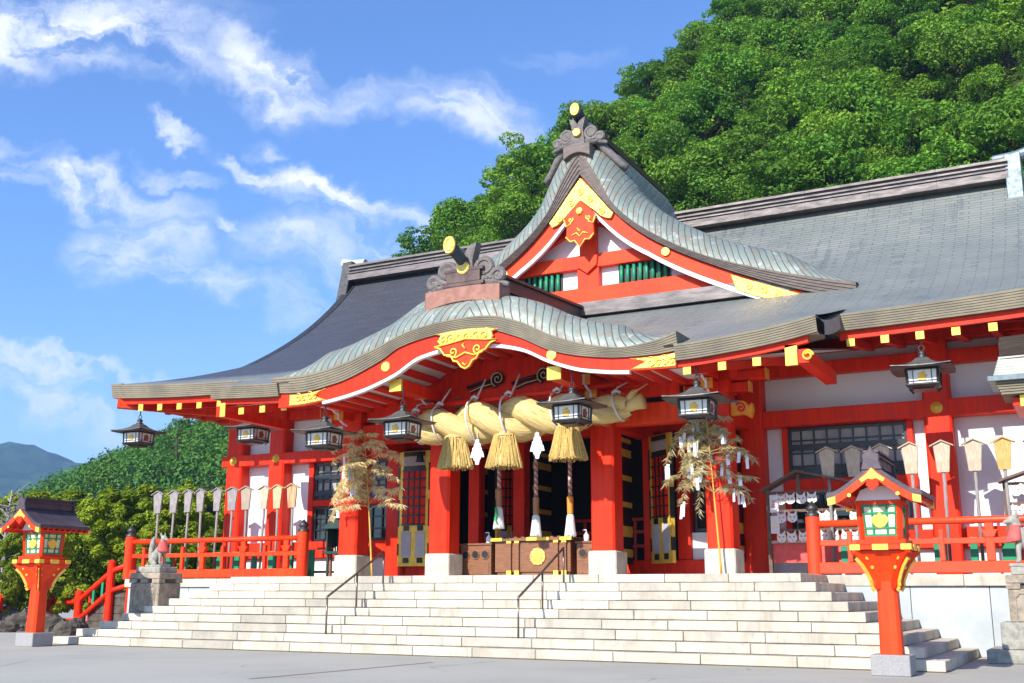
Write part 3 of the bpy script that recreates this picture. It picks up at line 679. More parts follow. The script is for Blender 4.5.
body = [(-.05+(x+.05)*.84, 6.95+(z-6.95)*.92) for x, z in body]
pb = plate(body, -.60, .10, 'pendant_body', ORANGE, barge)
relief([body+[body[0]], spiral(-.38, 6.70, .11, 1.2, 0, -1), spiral(.27, 6.72, .11, 1.2, math.pi, 1), [(-.55, 6.62), (-.3, 6.56), (-.05, 6.66), (.18, 6.58), (.42, 6.64)], [(-.12, 6.42), (-.05, 6.36), (.02, 6.42), (-.05, 6.48), (-.12, 6.42)], [(-.05, 6.75), (-.13, 6.84), (-.05, 6.92), (.03, 6.84), (-.05, 6.75)]], -.62, .024, 'pendant_outline', GOLDP, pb)
for x, z in ((-2.35, 6.56), (2.1, 6.42)):
    mb = MB(); mb.tube([(x, -.5, z), (x, -.42, z)], [.13, .14], 18); H(mb, 'gilt_disc', GOLD, barge, bevel=.015)
for x, z in ((-2.2, 6.13), (2.05, 6.05)):
    mb = MB(); mb.box(x-.15, x+.15, -.22, 2.2, z-.14, z+.14); bmx = H(mb, 'gable_purlin', RED, porch_roof)
    mb = MB(); mb.box(x-.17, x+.17, -.27, -.2, z-.15, z+.15); H(mb, 'gilt_purlin_end', GOLDP, bmx)
# ridge of the undulating gable
def horn_cap(x, y, z, parent, k_=1.0):
    mb = MB(); ell = lambda a, b: [(a*math.cos(t_), b*math.sin(t_)) for t_ in np.linspace(0, 2*math.pi, 25)[:-1]]
    mb.extr(ell(.165*k_, .22*k_), (x, y-.05, z), (1, 0, 0), (0, 0, 1), (0, .06, 0)); c_ = H(mb, 'gilt_horn_cap', GOLD, parent, bevel=.015)
    mb = MB(); mb.tube([(x+.105*k_*math.cos(t_), y-.055, z+.145*k_*math.sin(t_)) for t_ in np.linspace(.2, 2*math.pi-.2, 22)], .014, 6); H(mb, 'cap_ring', GOLDP, parent)
mb = MB()
KC = -.3
for hw, z0, z1 in ((.62, 8.05, 8.22), (.50, 8.23, 8.36), (.56, 8.37, 8.45), (.46, 8.46, 8.72), (.54, 8.73, 8.80)):
    n = 10
    for i in range(n):
        y0, y1 = -.35+i*.62, -.35+(i+1)*.62-.004; d0, d1 = .05*i, .05*(i+1)
        mb.add([(KC+a*hw+c*.05*0, y, z+d) for y, d in ((y0, .04*i), (y1, .04*i+.04)) for z in (z0, z1) for a in (-1, 1) for c in (0,)],
               [(0, 1, 3, 2), (4, 6, 7, 5), (0, 4, 5, 1), (2, 3, 7, 6), (0, 2, 6, 4), (1, 5, 7, 3)])
kr = H(mb, 'gable_ridge', RIDGED, porch_roof)
mb = MB(); mb.tube([(KC, -.30, 8.92), (KC, 1, 8.90), (KC, 3.5, 8.99), (KC, 5.85, 9.10)], .17, 12); H(mb, 'ridge_roll', TILE, kr, smooth=True)
mb = MB(); mb.tube([(KC, 0, 8.86), (KC-.03, -.3, 8.98), (KC-.06, -.6, 9.14), (KC-.08, -.82, 9.22)], [.15, .14, .145, .15], 14); hk = H(mb, 'ridge_horn', HORN, kr, smooth=True)
horn_cap(KC-.09, -.82, 9.25, hk)
BRICKR = simple('red_brown_copper', (.36, .17, .12), (.26, .12, .09), 5, .6, .3, 0, .01, 20)
def ornament(cx, y, z, s_, name, parent, base_mat, bw):
    # ridge-end carving: upright tablet, disc, paired scrolls and a stepped base
    mb = MB(); mb.band(lambda x: x*0+z-.02-.05*((x-cx)/bw)**2, lambda x: x*0+z-.34*s_-.16*((x-cx)/bw)**2, cx-bw, cx+bw, y-.24, y+.25, 12); bs = H(mb, name+'_base', base_mat, parent, bevel=.012)
    mb = MB()
    mb.extr([(cx-.26*s_, z), (cx-.20*s_, z+.55*s_), (cx-.30*s_, z+.95*s_), (cx-.1*s_, z+.88*s_), (cx, z+.70*s_), (cx+.1*s_, z+.88*s_), (cx+.30*s_, z+.95*s_), (cx+.20*s_, z+.55*s_), (cx+.26*s_, z)], (0, y-.16, 0), (1, 0, 0), (0, 0, 1), (0, .26, 0))
    for sx in (-1, 1):
        for rx, rz, rr, tn in ((.48, .38, .26, 1.5), (.80, .16, .17, 1.3), (.62, .08, .11, 1.2)):
            sp_ = spiral(cx+sx*rx*s_, z+rz*s_, rr*s_, tn, math.pi/2, sx, 26); mb.tube([(a, y-.06, b) for a, b in sp_], [.05*s_+.032*s_*i/26 for i in range(27)], 7)
            mb.tube([(cx+sx*rx*s_, y-.1, z+rz*s_), (cx+sx*rx*s_, y+.1, z+rz*s_)], rr*s_*.62, 14)
        mb.tube([(cx+sx*.2*s_, y, z+.1), (cx+sx*.7*s_, y, z+.05), (cx+sx*1.02*s_, y, z-.06)], [.14*s_, .12*s_, .05*s_], 8)
    o = H(mb, name, ONI, bs, bevel=.012)
    mb = MB(); mb.tube([(cx, y-.24, z+.40*s_), (cx, y-.12, z+.40*s_)], [.15*s_, .17*s_], 18); H(mb, name+'_gilt_disc', GOLD, bs, bevel=.02); return bs
ornament(KC, -.14, 8.36, 1.12, 'ridge_ornament', porch_roof, BRICKR, 1.02)
# ---- triangular front gable on the main roof
GX, GY = .22, 5.3
_gt = pchip([(0, 13.78), (.12, 13.66), (.5, 13.05), (1.0, 12.09), (1.6, 11.44), (2.2, 10.97), (2.95, 10.49), (3.67, 10.11), (4.5, 9.77), (5.2, 9.52), (5.9, 9.30), (6.7, 9.06), (7.55, 8.84)])
_gb = pchip([(0, 13.10), (.1, 12.98), (.52, 12.43), (1.23, 11.6), (1.92, 10.99), (2.78, 10.42), (3.86, 9.84), (5.14, 9.25), (6.1, 8.87), (7.2, 8.52), (7.55, 8.42)])
GT = lambda x: _gt(np.abs(np.asarray(x, float)-GX)); GB = lambda x: _gb(np.abs(np.asarray(x, float)-GX))
front_gable = H(MB().box(GX-2.2, GX+2.2, 6.35, 6.6, 9.0, 10.6), 'front_gable', WHITE)
layered('gable_edge', GT, GB, GX-7.55, GX+7.55, GY, .6, 160, GEAVE, front_gable, 5, .025)
for sx in (-1, 1):
    xs = GX+sx*np.concatenate([np.linspace(.02, 1.2, 26), np.linspace(1.25, 7.55, 60)])
    if sx < 0: xs = xs[::-1]
    rolled_roof('gable_slope', xs, GT, GY+.02, 10.4, 1.15, .74, RIBBED, uvmid=GX, parent=front_gable, taper=lambda q: np.clip((7.75-np.abs(q-GX))/2.3, .04, 1)*np.clip(np.abs(q-GX)/.25, .2, 1)**.5)
g_b = lambda x: GB(x)-.02
def g_c(x):
    a = np.abs(np.asarray(x, float)-GX); return GB(x)-.42-.30*np.clip(1-a/2.0, 0, 1)
bb = MB()
for sx in (-1, 1):
    xs = sorted((GX+sx*.0, GX+sx*6.5)); bb.band(g_b, g_c, xs[0], xs[1], GY+.22, GY+.34, 70)
gbarge = H(bb, 'bargeboard', ORANGE, front_gable)
bb = MB()
for sx in (-1, 1):
    xs = sorted((GX+sx*.3, GX+sx*6.3)); bb.band(lambda x: g_c(x)+.0, lambda x: g_c(x)-.13, xs[0], xs[1], GY+.19, GY+.3, 60)
H(bb, 'white_edge_trim', TRIM, gbarge)
# pediment behind: white field, beams, struts, green lattice
PYW = 6.1
mb = MB(); xs = np.linspace(GX-6.0, GX+6.0, 81)
mb.band(lambda x: np.maximum(GB(x)-.25, 9.21), lambda x: x*0+9.2, GX-6, GX+6, PYW, PYW+.1, 80); field = H(mb, 'pediment_wall', WHITE, front_gable)
mb = MB(); mb.box(GX-3.6, GX+3.6, PYW-.22, PYW-.005, 10.40, 10.80); H(mb, 'upper_beam', ORANGE, front_gable, bevel=.01)
mb = MB(); mb.box(GX-5.9, GX+5.9, PYW-.34, PYW-.004, 9.28, 9.78); H(mb, 'lower_beam', ORANGE, front_gable, bevel=.01)
mb = MB(); mb.box(GX-6.6, GX+6.6, PYW-.6, PYW+.05, 8.9, 9.275); H(mb, 'gable_foot_flashing', RIDGE, front_gable)
mb = MB(); mb.box(GX-.26, GX+.26, PYW-.20, PYW-.004, 10.802, 12.2); mb.extr([(GX-.34, 10.75), (GX+.34, 10.75), (GX+.30, 10.45), (GX, 10.22), (GX-.30, 10.45)], (0, PYW-.28, 0), (1, 0, 0), (0, 0, 1), (0, .055, 0)); H(mb, 'king_post', ORANGE, front_gable, bevel=.01)
mb = MB(); mb.box(GX-.34, GX+.34, PYW-.19, PYW-.004, 9.782, 10.398); H(mb, 'short_post', ORANGE, front_gable, bevel=.01)
for sx in (-1, 1):
    mb = MB(); mb.beam((GX+sx*.25, PYW-.09, 12.15), (GX+sx*2.75, PYW-.09, 10.75), .17, .34, (0, 1, 0)) if False else mb.extr([(GX+sx*.28, 12.05), (GX+sx*2.9, 10.80), (GX+sx*2.1, 10.80), (GX+sx*.28, 11.68)], (0, PYW-.17, 0), (1, 0, 0), (0, 0, 1), (0, .165, 0)); H(mb, 'diagonal_strut', RED, front_gable)
    mb = MB(); mb.box(GX+sx*.88, GX+sx*2.45, PYW-.03, PYW-.004, 9.79, 10.39); lat = H(mb, 'lattice_window', BLACK, front_gable)
    mb = MB()
    for i in range(8): x = GX+sx*(1.0+i*.19); mb.tube([(x, PYW-.09, 9.80), (x, PYW-.09, 10.38)], .052, 8)
    H(mb, 'green_bars', GREEN, lat, smooth=True)
    mb = MB(); mb.tube([(GX+sx*2.52, GY+.16, 10.42), (GX+sx*2.52, GY+.23, 10.42)], [.13, .14], 16); H(mb, 'gilt_disc', GOLD, gbarge, bevel=.012)
    pl = [(GX+sx*4.3, float(g_c(GX+sx*4.3))+.34), (GX+sx*4.7, float(g_b(GX+sx*4.7))-.06), (GX+sx*6.2, float(g_b(GX+sx*6.2))-.08), (GX+sx*6.5, float(g_b(GX+sx*6.5))-.22), (GX+sx*5.7, float(g_c(GX+sx*5.7))+.0), (GX+sx*5.0, float(g_c(GX+sx*5.0))-.08), (GX+sx*4.45, float(g_c(GX+sx*4.45))-.06)]
    plate(pl, GY+.165, .05, 'gilt_corner_plate', GOLD, gbarge)
    relief([spiral(GX+sx*(4.8+.4*i), float(g_b(GX+sx*(4.8+.4*i)))-.26, .11, 1.3, i, sx) for i in range(4)], GY+.16, .016, 'gilt_scrollwork', GOLDP, gbarge)
# gilt apex plate and pendant
sq = lambda L, cx, cz, k, kz: [(GX+(x-GX)*k+cx, cz+(z-cz)*kz) for x, z in L]
ap = [(GX, 13.02), (GX+.38, 12.58), (GX+.85, 11.98), (GX+1.02, 11.78), (GX+.92, 11.62), (GX+.78, 11.66), (GX+.62, 11.74), (GX+.42, 11.94), (GX, 12.30), (GX-.42, 11.94), (GX-.62, 11.74), (GX-.78, 11.66), (GX-.92, 11.62), (GX-1.02, 11.78), (GX-.85, 11.98), (GX-.38, 12.58)]
plate(ap, GY+.13, .08, 'gilt_apex_plate', GOLD, gbarge)
for a, b in ((-.3, 12.28), (.3, 12.28), (-.66, 11.86), (.66, 11.86), (0, 12.58)): relief([spiral(GX+a, b, .11, 1.3, a, 1 if a > 0 else -1)], GY+.12, .018, 'apex_scroll', GOLDP, gbarge)
pb = [(GX-.36, 11.98), (GX, 12.30), (GX+.36, 11.98), (GX+.50, 11.78), (GX+.42, 11.55), (GX+.44, 11.24), (GX+.30, 11.08), (GX+.16, 11.10), (GX, 10.88), (GX-.16, 11.10), (GX-.30, 11.08), (GX-.44, 11.24), (GX-.42, 11.55), (GX-.50, 11.78)]
pdn = plate(pb, GY+.06, .10, 'gable_pendant', ORANGE, gbarge)
relief([[(GX-.50, 11.78), (GX-.42, 11.55), (GX-.30, 11.60), (GX-.24, 11.72)], [(GX+.50, 11.78), (GX+.42, 11.55), (GX+.30, 11.60), (GX+.24, 11.72)], pb[5:12], [(GX-.26, 11.26), (GX-.1, 11.32), (GX, 11.2), (GX+.1, 11.32), (GX+.26, 11.26)], [(GX-.08, 11.46), (GX, 11.36), (GX+.08, 11.46), (GX, 11.56), (GX-.08, 11.46)], spiral(GX-.28, 11.74, .085, 1.1, 0), spiral(GX+.28, 11.74, .085, 1.1, 3, -1)], GY+.05, .024, 'pendant_scrolls', GOLDP, pdn)
mb = MB(); mb.lathe([(.12, 0), (.10, .05), (0, .07)], n=6); o = H(mb, 'gilt_boss', GOLDP, pdn)
for v_ in o.data.vertices: a_, b_, c_ = v_.co; v_.co = (GX+a_, GY+.05-c_, 11.96+b_)
# ridge of the front gable and its end carving
mb = MB()
for hw, z0, z1 in ((.42, 13.9, 14.2), (.34, 14.2, 14.42), (.42, 14.43, 14.52), (.34, 14.52, 14.7)): mb.box(GX-hw, GX+hw, GY+.45, 11.5, z0, z1)
fr_ = H(mb, 'gable_ridge', RIDGED, front_gable)
mb = MB(); mb.tube([(GX, GY+.3, 14.82), (GX, 11.4, 14.82)], .16, 10); H(mb, 'ridge_roll', TILE, fr_, smooth=True)
mb = MB(); mb.tube([(GX, GY+.7, 14.80), (GX, GY+.1, 14.92), (GX, GY-.05, 14.98), (GX, GY-.18, 15.01)], [.15, .17, .18, .19], 14); hk = H(mb, 'ridge_horn', HORN, fr_, smooth=True)
horn_cap(GX, GY-.18, 15.02, hk, .9)
ornament(GX, GY+.12, 14.0, .86, 'gable_ornament', front_gable, GEAVE, .42)
for sx in (-1, 1):
    mb = MB(); mb.tube([(GX+sx*.5, GY+.25, 14.1), (GX+sx*.8, GY+.35, 13.75), (GX+sx*1.15, GY+.5, 13.35), (GX+sx*1.3, GY+.55, 13.22)], [.12, .13, .10, .12], 8); H(mb, 'gable_ornament_tail', ONI, front_gable, smooth=True)

# ---- columns
def column(x, y, w, zt, base=True, name='column', mat=RED):
    mb = MB(); c = .05; h = w/2; poly = [(-h+c, -h), (h-c, -h), (h, -h+c), (h, h-c), (h-c, h), (-h+c, h), (-h, h-c), (-h, -h+c)]
    mb.extr(poly, (x, y, 2.2 if base else FLOOR), (1, 0, 0), (0, 1, 0), (0, 0, zt-(2.2 if base else FLOOR))); o = H(mb, name, mat)
    if base:
        mb = MB(); b = h+.055; mb.box(x-b, x+b, y-b, y+b, FLOOR, 2.198); H(mb, 'stone_base', STEP, o, bevel=.03)
    return o
for x in (-5.06, -2.247, 2.247, 5.06): column(x, CY, .6, 6.1, name='porch_column')
for x in (-9.58, -5.2, 5.2, 9.53): column(x, 4.62, .6, 7.25, False, 'wall_column')
column(-11.28, 4.66, .62, 7.25, False, 'corner_column')
for y in (8.2, 12.0, 16.2): column(-11.28, y, .6, 7.2, False, 'side_column')
# ---- porch beams and brackets
def beam_(name, x0, x1, y0, y1, z0, z1, mat=RED, b=.015):
    mb = MB(); mb.box(x0, x1, y0, y1, z0, z1); return H(mb, name, mat, bevel=b)
beam_('tie_beam', -4.76, -2.55, CY-.2, CY+.2, 5.12, 5.62); beam_('tie_beam', 2.55, 4.76, CY-.2, CY+.2, 5.12, 5.62, ORANGE)
beam_('porch_lintel', -5.6, -2.0, CY-.24, CY+.24, 6.02, 6.3); beam_('porch_lintel', 2.0, 5.6, CY-.24, CY+.24, 6.02, 6.3)
mb = MB(); mb.band(lambda x: 6.30-.02*x*x*.3, lambda x: 5.62+.14*(1-(x/2.0)**2), -1.95, 1.95, CY-.26, CY+.26, 24); rb = H(mb, 'rainbow_beam', RED)
relief([[(-1.8, 5.80), (-1.2, 5.84), (0, 5.87), (1.2, 5.84), (1.8, 5.80)], spiral(-1.75, 5.98, .16, 1.3, 0), spiral(1.75, 5.98, .16, 1.3, 3, -1)], CY-.27, .02, 'green_beam_line', GREEN, rb)
for cx in (-.55, .75):                                  # black cloud-shaped carvings above the beam
    cv = relief([spiral(cx, 6.52, .20, 1.7, 0, 1, 26), [(cx-.15, 6.40), (cx-.5, 6.34), (cx-.8, 6.24)], [(cx-.2, 6.50), (cx-.5, 6.46), (cx-.9, 6.36)]], 1.92, .045, 'cloud_carving', BLACK, rb)
    relief([spiral(cx, 6.52, .20, 1.7, 0, 1, 26), [(cx-.15, 6.40), (cx-.5, 6.34), (cx-.8, 6.24)]], 1.875, .012, 'cream_outline', CREAM, cv)
for x in (-5.06, -2.247, 2.247, 5.06):                  # stacked bracket arms with ochre and white ends
    br = beam_('bracket_block', x-.36, x+.36, CY-.36, CY+.36, 5.7, 5.98)
    for dz, L in ((5.72, .75), (5.98, 1.15)):
        mb = MB(); mb.box(x-L, x+L, CY-.13, CY+.13, dz, dz+.22); mb.box(x-.13, x+.13, CY-L-.1, CY-.14, dz+.003, dz+.217); H(mb, 'bracket_arm', RED, br, bevel=.02)
        och = MATS.get('ochre_paint') or simple('ochre_paint', (.80, .32, .03), (.72, .26, .02), 5)
        for sx in (-1, 1): mb = MB(); mb.box(x+sx*L, x+sx*(L+.03), CY-.14, CY+.14, dz-.01, dz+.23); H(mb, 'ochre_bracket_end', och, br)
        mb = MB(); mb.box(x-.15, x+.15, CY-L-.13, CY-L-.1, dz-.01, dz+.23); H(mb, 'ochre_bracket_end', och, br)
        mb = MB(); mb.box(x-.028, x+.028, CY-L-.14, CY-L-.1, dz-.01, dz+.23); mb.tube([(x, CY-L-.06, dz), (x, CY-L+.1, dz-.08), (x+.02, CY-L+.25, dz-.12)], .03, 6); H(mb, 'white_bracket_stripe', TRIM, br)
for x, sx in ((-5.06, -1), (5.06, 1)):                   # carved nosing with a painted swirl
    mb = MB(); mb.extr([(0, -.18), (.30, -.16), (.46, -.26), (.52, -.08), (.50, .10), (.42, .02), (.34, .14), (0, .18)], (x+sx*.3, CY-.1, 5.36), (sx, 0, 0), (0, 0, 1), (0, .2, 0)); nz = H(mb, 'carved_nosing', MATS['ochre_paint'], bevel=.02)
    relief([spiral(x+sx*.55, 5.34, .12, 1.4, 0, sx)], CY-.115, .022, 'nosing_swirl', RED, nz)
    relief([[(x+sx*.32, 5.54), (x+sx*.45, 5.48), (x+sx*.52, 5.46)]], CY-.115, .022, 'nosing_blue_line', simple('blue_paint', (.10, .18, .55), (.08, .14, .45)), nz)
for x in (-5.06, 5.06): beam_('side_tie_beam', x-.16, x+.16, CY+.31, 4.32, 5.15, 5.6)
for x in (-2.247, 2.247): beam_('inner_tie_beam', x-.16, x+.16, CY+.31, 5.2, 5.15, 5.6)
# ---- walls
def wall(x0, x1, z0, z1, mat=WHITE, y=WY, name='wall_panel', th=.12, parent=None):
    mb = MB(); mb.box(x0, x1, y, y+th, z0, z1); return H(mb, name, mat, parent)
wall(-11.3, -5.2, 2.2, 7.3); wall(5.2, 14.5, 2.2, 7.3)
mb = MB(); mb.box(-11.32, -11.2, 4.9, 16.6, 2.2, 7.2); H(mb, 'side_wall', WHITE); mb = MB(); mb.box(-11.3, 14.5, 16.5, 16.7, FLOOR, 8.2); H(mb, 'rear_wall', WHITE)
beam_('plinth_wall', -11.2, -5.5, WY-.04, WY+.1, FLOOR, 2.24, WHITE); beam_('plinth_wall', 5.5, 14.5, WY-.04, WY+.1, FLOOR, 2.24, WHITE)
beam_('rail_beam', -11.75, -5.5, WY-.42, WY-.003, 5.07, 5.42, RED); beam_('rail_beam', 5.5, 14.5, WY-.42, WY-.003, 5.18, 5.58, RED)
beam_('rail_beam', -11.68, -11.3, WY+.2, 16.4, 5.07, 5.42, RED)
beam_('upper_beam', -11.2, -5.5, WY-.28, WY-.003, 6.42, 6.74); beam_('upper_beam', 5.5, 14.5, WY-.28, WY-.003, 6.42, 6.74)
beam_('eave_beam', -11.5, -5.4, WY-.32, WY+.1, 6.98, 7.24); beam_('eave_beam', 5.4, 14.5, WY-.32, WY+.1, 6.98, 7.24)
beam_('sill_beam', -11.2, -5.5, WY-.2, WY-.003, 2.242, 2.72); beam_('sill_beam', 5.5, 14.5, WY-.2, WY-.003, 2.242, 2.66)
for x in (-11.28, -9.58, 9.53, 12.2):                    # gilt bosses on the rail
    z = 5.25 if x < 0 else 5.38; mb = MB(); mb.lathe([(.0, .10), (.06, .09), (.07, .03), (.13, .02), (.14, 0)], n=12, cap=False); o = H(mb, 'gilt_boss', GOLDP, smooth=True)
    for v_ in o.data.vertices: a_, b_, c_ = v_.co; v_.co = (x+a_, WY-.42-c_, z+b_)
# windows: black lattice over pale paper above, dark openings below
def lattice(x0, x1, z0, z1, nx, nz, name, paper, y=WY, fr=.07, rails=(), bars=.035, th=.10):
    mb = MB(); mb.box(x0, x1, y-.03, y-.004, z0, z1); w_ = H(mb, name, paper)
    mb = MB()
    mb.box(x0, x1, y-th, y-.031, z1-fr, z1); mb.box(x0, x1, y-th, y-.031, z0, z0+fr); mb.box(x0, x0+fr, y-th, y-.031, z0+fr, z1-fr); mb.box(x1-fr, x1, y-th, y-.031, z0+fr, z1-fr)
    for i in range(1, nx): x = x0+(x1-x0)*i/nx; mb.box(x-bars/2, x+bars/2, y-th+.02, y-.031, z0+fr, z1-fr)
    for i in range(1, nz): z = z0+(z1-z0)*i/nz; mb.box(x0+fr, x1-fr, y-th+.024, y-.031, z-bars/2, z+bars/2)
    for za, zb in rails: mb.box(x0-.04, x1+.04, y-th-.03, y-th+.018, za, zb)
    H(mb, 'black_lattice', BLACK, w_); return w_
def frame_(x0, x1, z0, z1, w=.14, y=WY):
    for a, b in ((x0-w, x0), (x1, x1+w)): beam_('window_post', a, b, y-.16, y-.004, z0-.02, z1)
lattice(6.03, 8.80, 3.93, 5.17, 9, 4, 'lattice_window', PANE, rails=((4.62, 4.76), (4.02, 4.2)))
frame_(6.03, 8.80, 2.66, 5.18)
beam_('window_sill', 5.87, 8.96, WY-.17, WY-.004, 3.62, 3.925)
lattice(6.03, 8.80, 2.67, 3.61, 4, 1, 'lower_opening', GLASS, bars=.06)
lattice(-8.30, -6.98, 3.95, 5.04, 5, 4, 'lattice_window', PANE, rails=((4.55, 4.7), (4.05, 4.2)))
lattice(-6.55, -5.50, 3.95, 5.04, 4, 3, 'lattice_window', PANE, rails=((4.45, 4.6),))
lattice(-8.30, -6.98, 2.73, 3.75, 3, 3, 'glazed_opening', GLASS); lattice(-6.55, -5.50, 2.73, 3.75, 3, 3, 'glazed_opening', GLASS)
for a, b in ((-8.50, -8.31), (-6.97, -6.56), (-5.49, -5.36)): beam_('window_post', a, b, WY-.18, WY-.004, 2.722, 5.06)
beam_('window_sill', -8.3, -5.5, WY-.19, WY-.004, 3.76, 3.94)
beam_('wall_foot_board', 9.9, 14.5, WY-.24, WY-.21, 2.25, 2.7, RED)
# ---- dark hall interior seen through the porch
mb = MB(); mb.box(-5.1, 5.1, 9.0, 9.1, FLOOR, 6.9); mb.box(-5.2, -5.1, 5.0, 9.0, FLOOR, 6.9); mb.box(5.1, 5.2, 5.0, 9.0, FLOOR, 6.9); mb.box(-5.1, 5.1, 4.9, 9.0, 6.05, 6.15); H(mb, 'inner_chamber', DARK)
beam_('door_lintel', -4.9, 4.9, 4.5, 4.9, 5.3, 6.04); beam_('threshold', -4.9, 4.9, 4.45, 4.9, FLOOR, 2.05, RED)
for x in (-2.7, -1.3, 2.45, 3.35): 
    mb = MB(); mb.box(x-.17, x+.17, 4.5, 4.84, 2.052, 5.298); H(mb, 'door_post', RED, bevel=.015)
def door_leaf(name, cx, cy, w, z0, z1, rz, parts=True, th=.09):
    # gilt-and-black framed folding leaf: red lattice above, grey inserts below; local x = width
    ca, sa = math.cos(rz), math.sin(rz)
    def bx(mb, a, b, c0, c1, d0, d1):
        o = len(mb.v); mb.box(a, b, c0, c1, d0, d1)
        for i in range(o, len(mb.v)): x, y, z = mb.v[i]; mb.v[i] = (cx+x*ca-y*sa, cy+x*sa+y*ca, z)
    h = w/2; zs = z0+.34*(z1-z0); fw_ = .13
    mb = MB(); bx(mb, -h, h, 0, th, z0, z1); o = H(mb, name, GOLDP)
    mb = MB(); bx(mb, -h+fw_, h-fw_, -.012, -.002, zs+.05, z1-.55); H(mb, 'red_panel', RED, o)
    for a in (-h-.012, h-.03):
        for d0, d1 in ((zs, zs+.75), (zs+1.0, z1-.35), (z0+.3, z0+.62)): mb = MB(); bx(mb, a, a+.042, -.02, th+.01, d0, d1); H(mb, 'black_edge_plate', BLACK, o)
    mb = MB()
    for i in range(1, 4): x = -h+fw_+(w-2*fw_)*i/4; bx(mb, x-.018, x+.018, -.04, -.012, zs+.05, z1-.55)
    for i in range(7): z = zs+.05+(z1-.6-zs)*i/6; bx(mb, -h+fw_, h-fw_, -.043, -.013, z-.02, z+.02)
    H(mb, 'black_lattice', BLACK, o)
    for d0, d1 in ((z1-.15, z1-.03), (z1-.54, z1-.42)): mb = MB(); bx(mb, -h+.16, h-.16, -.03, -.003, d0, d1); H(mb, 'black_plate', BLACK, o)
    for x in (-h*.45, h*.45):
        for z in (z0+.16, zs-.05): mb = MB(); bx(mb, x-.09, x+.09, -.025, -.003, z-.07, z+.07); H(mb, 'black_stud', BLACK, o)
    gi_ = MATS.get('grey_lavender_panel') or simple('grey_lavender_panel', (.50, .47, .50), (.44, .41, .44), 3)
    for s_ in (-1, 1): x = s_*h*.46; mb = MB(); bx(mb, x-h*.30, x+h*.30, -.016, -.002, z0+.26, zs-.14); H(mb, 'grey_insert', gi_, o)
    mb = MB(); bx(mb, -h+.16, h-.16, -.02, -.003, z1-.40, z1-.17); H(mb, 'name_panel', gi_, o); return o
door_leaf('door_leaf', -4.46, 4.2, 1.02, 1.96, 5.17, 0)
door_leaf('door_leaf', 2.9, 4.1, .98, 1.96, 5.16, R(-38))
door_leaf('door_leaf', -1.85, 5.0, .8, 1.96, 5.1, R(60))
def edge_leaf(x, y0, y1, zz0, zz1):
    mb = MB(); mb.box(x-.07, x+.07, y0, y1, zz0, zz1); o = H(mb, 'folded_door', BLACK)
    mb = MB(); n = 0
    for f0, f1 in ((.05, .11), (.20, .28), (.42, .46), (.62, .66), (.80, .86), (.91, .945)):
        mb = MB(); mb.box(x-.078, x+.078, y0-.012, y1+.012, zz0+(zz1-zz0)*f0, zz0+(zz1-zz0)*f1); H(mb, 'gilt_band', GOLDP, o)
    return o
edge_leaf(1.92, 3.5, 4.45, 1.95, 5.3); edge_leaf(4.83, 3.6, 4.45, 2.0, 5.2); edge_leaf(-2.95, 4.85, 5.6, 2.0, 5.2); edge_leaf(-.98, 4.9, 5.7, 2.0, 5.2)
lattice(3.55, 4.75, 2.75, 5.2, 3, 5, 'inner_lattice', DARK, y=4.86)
beam_('inner_plinth', 3.52, 4.9, 4.6, 4.86, FLOOR+.43, 2.72, WHITE)
mb = MB()                                                # low red altar rail deep inside
for z in (2.5, 2.9, 3.25): mb.box(-1.2, 2.0, 7.4, 7.5, z, z+.08)
for x in np.linspace(-1.2, 1.9, 7): mb.box(x, x+.08, 7.41, 7.49, FLOOR, 3.3)
H(mb, 'altar_rail', RED)
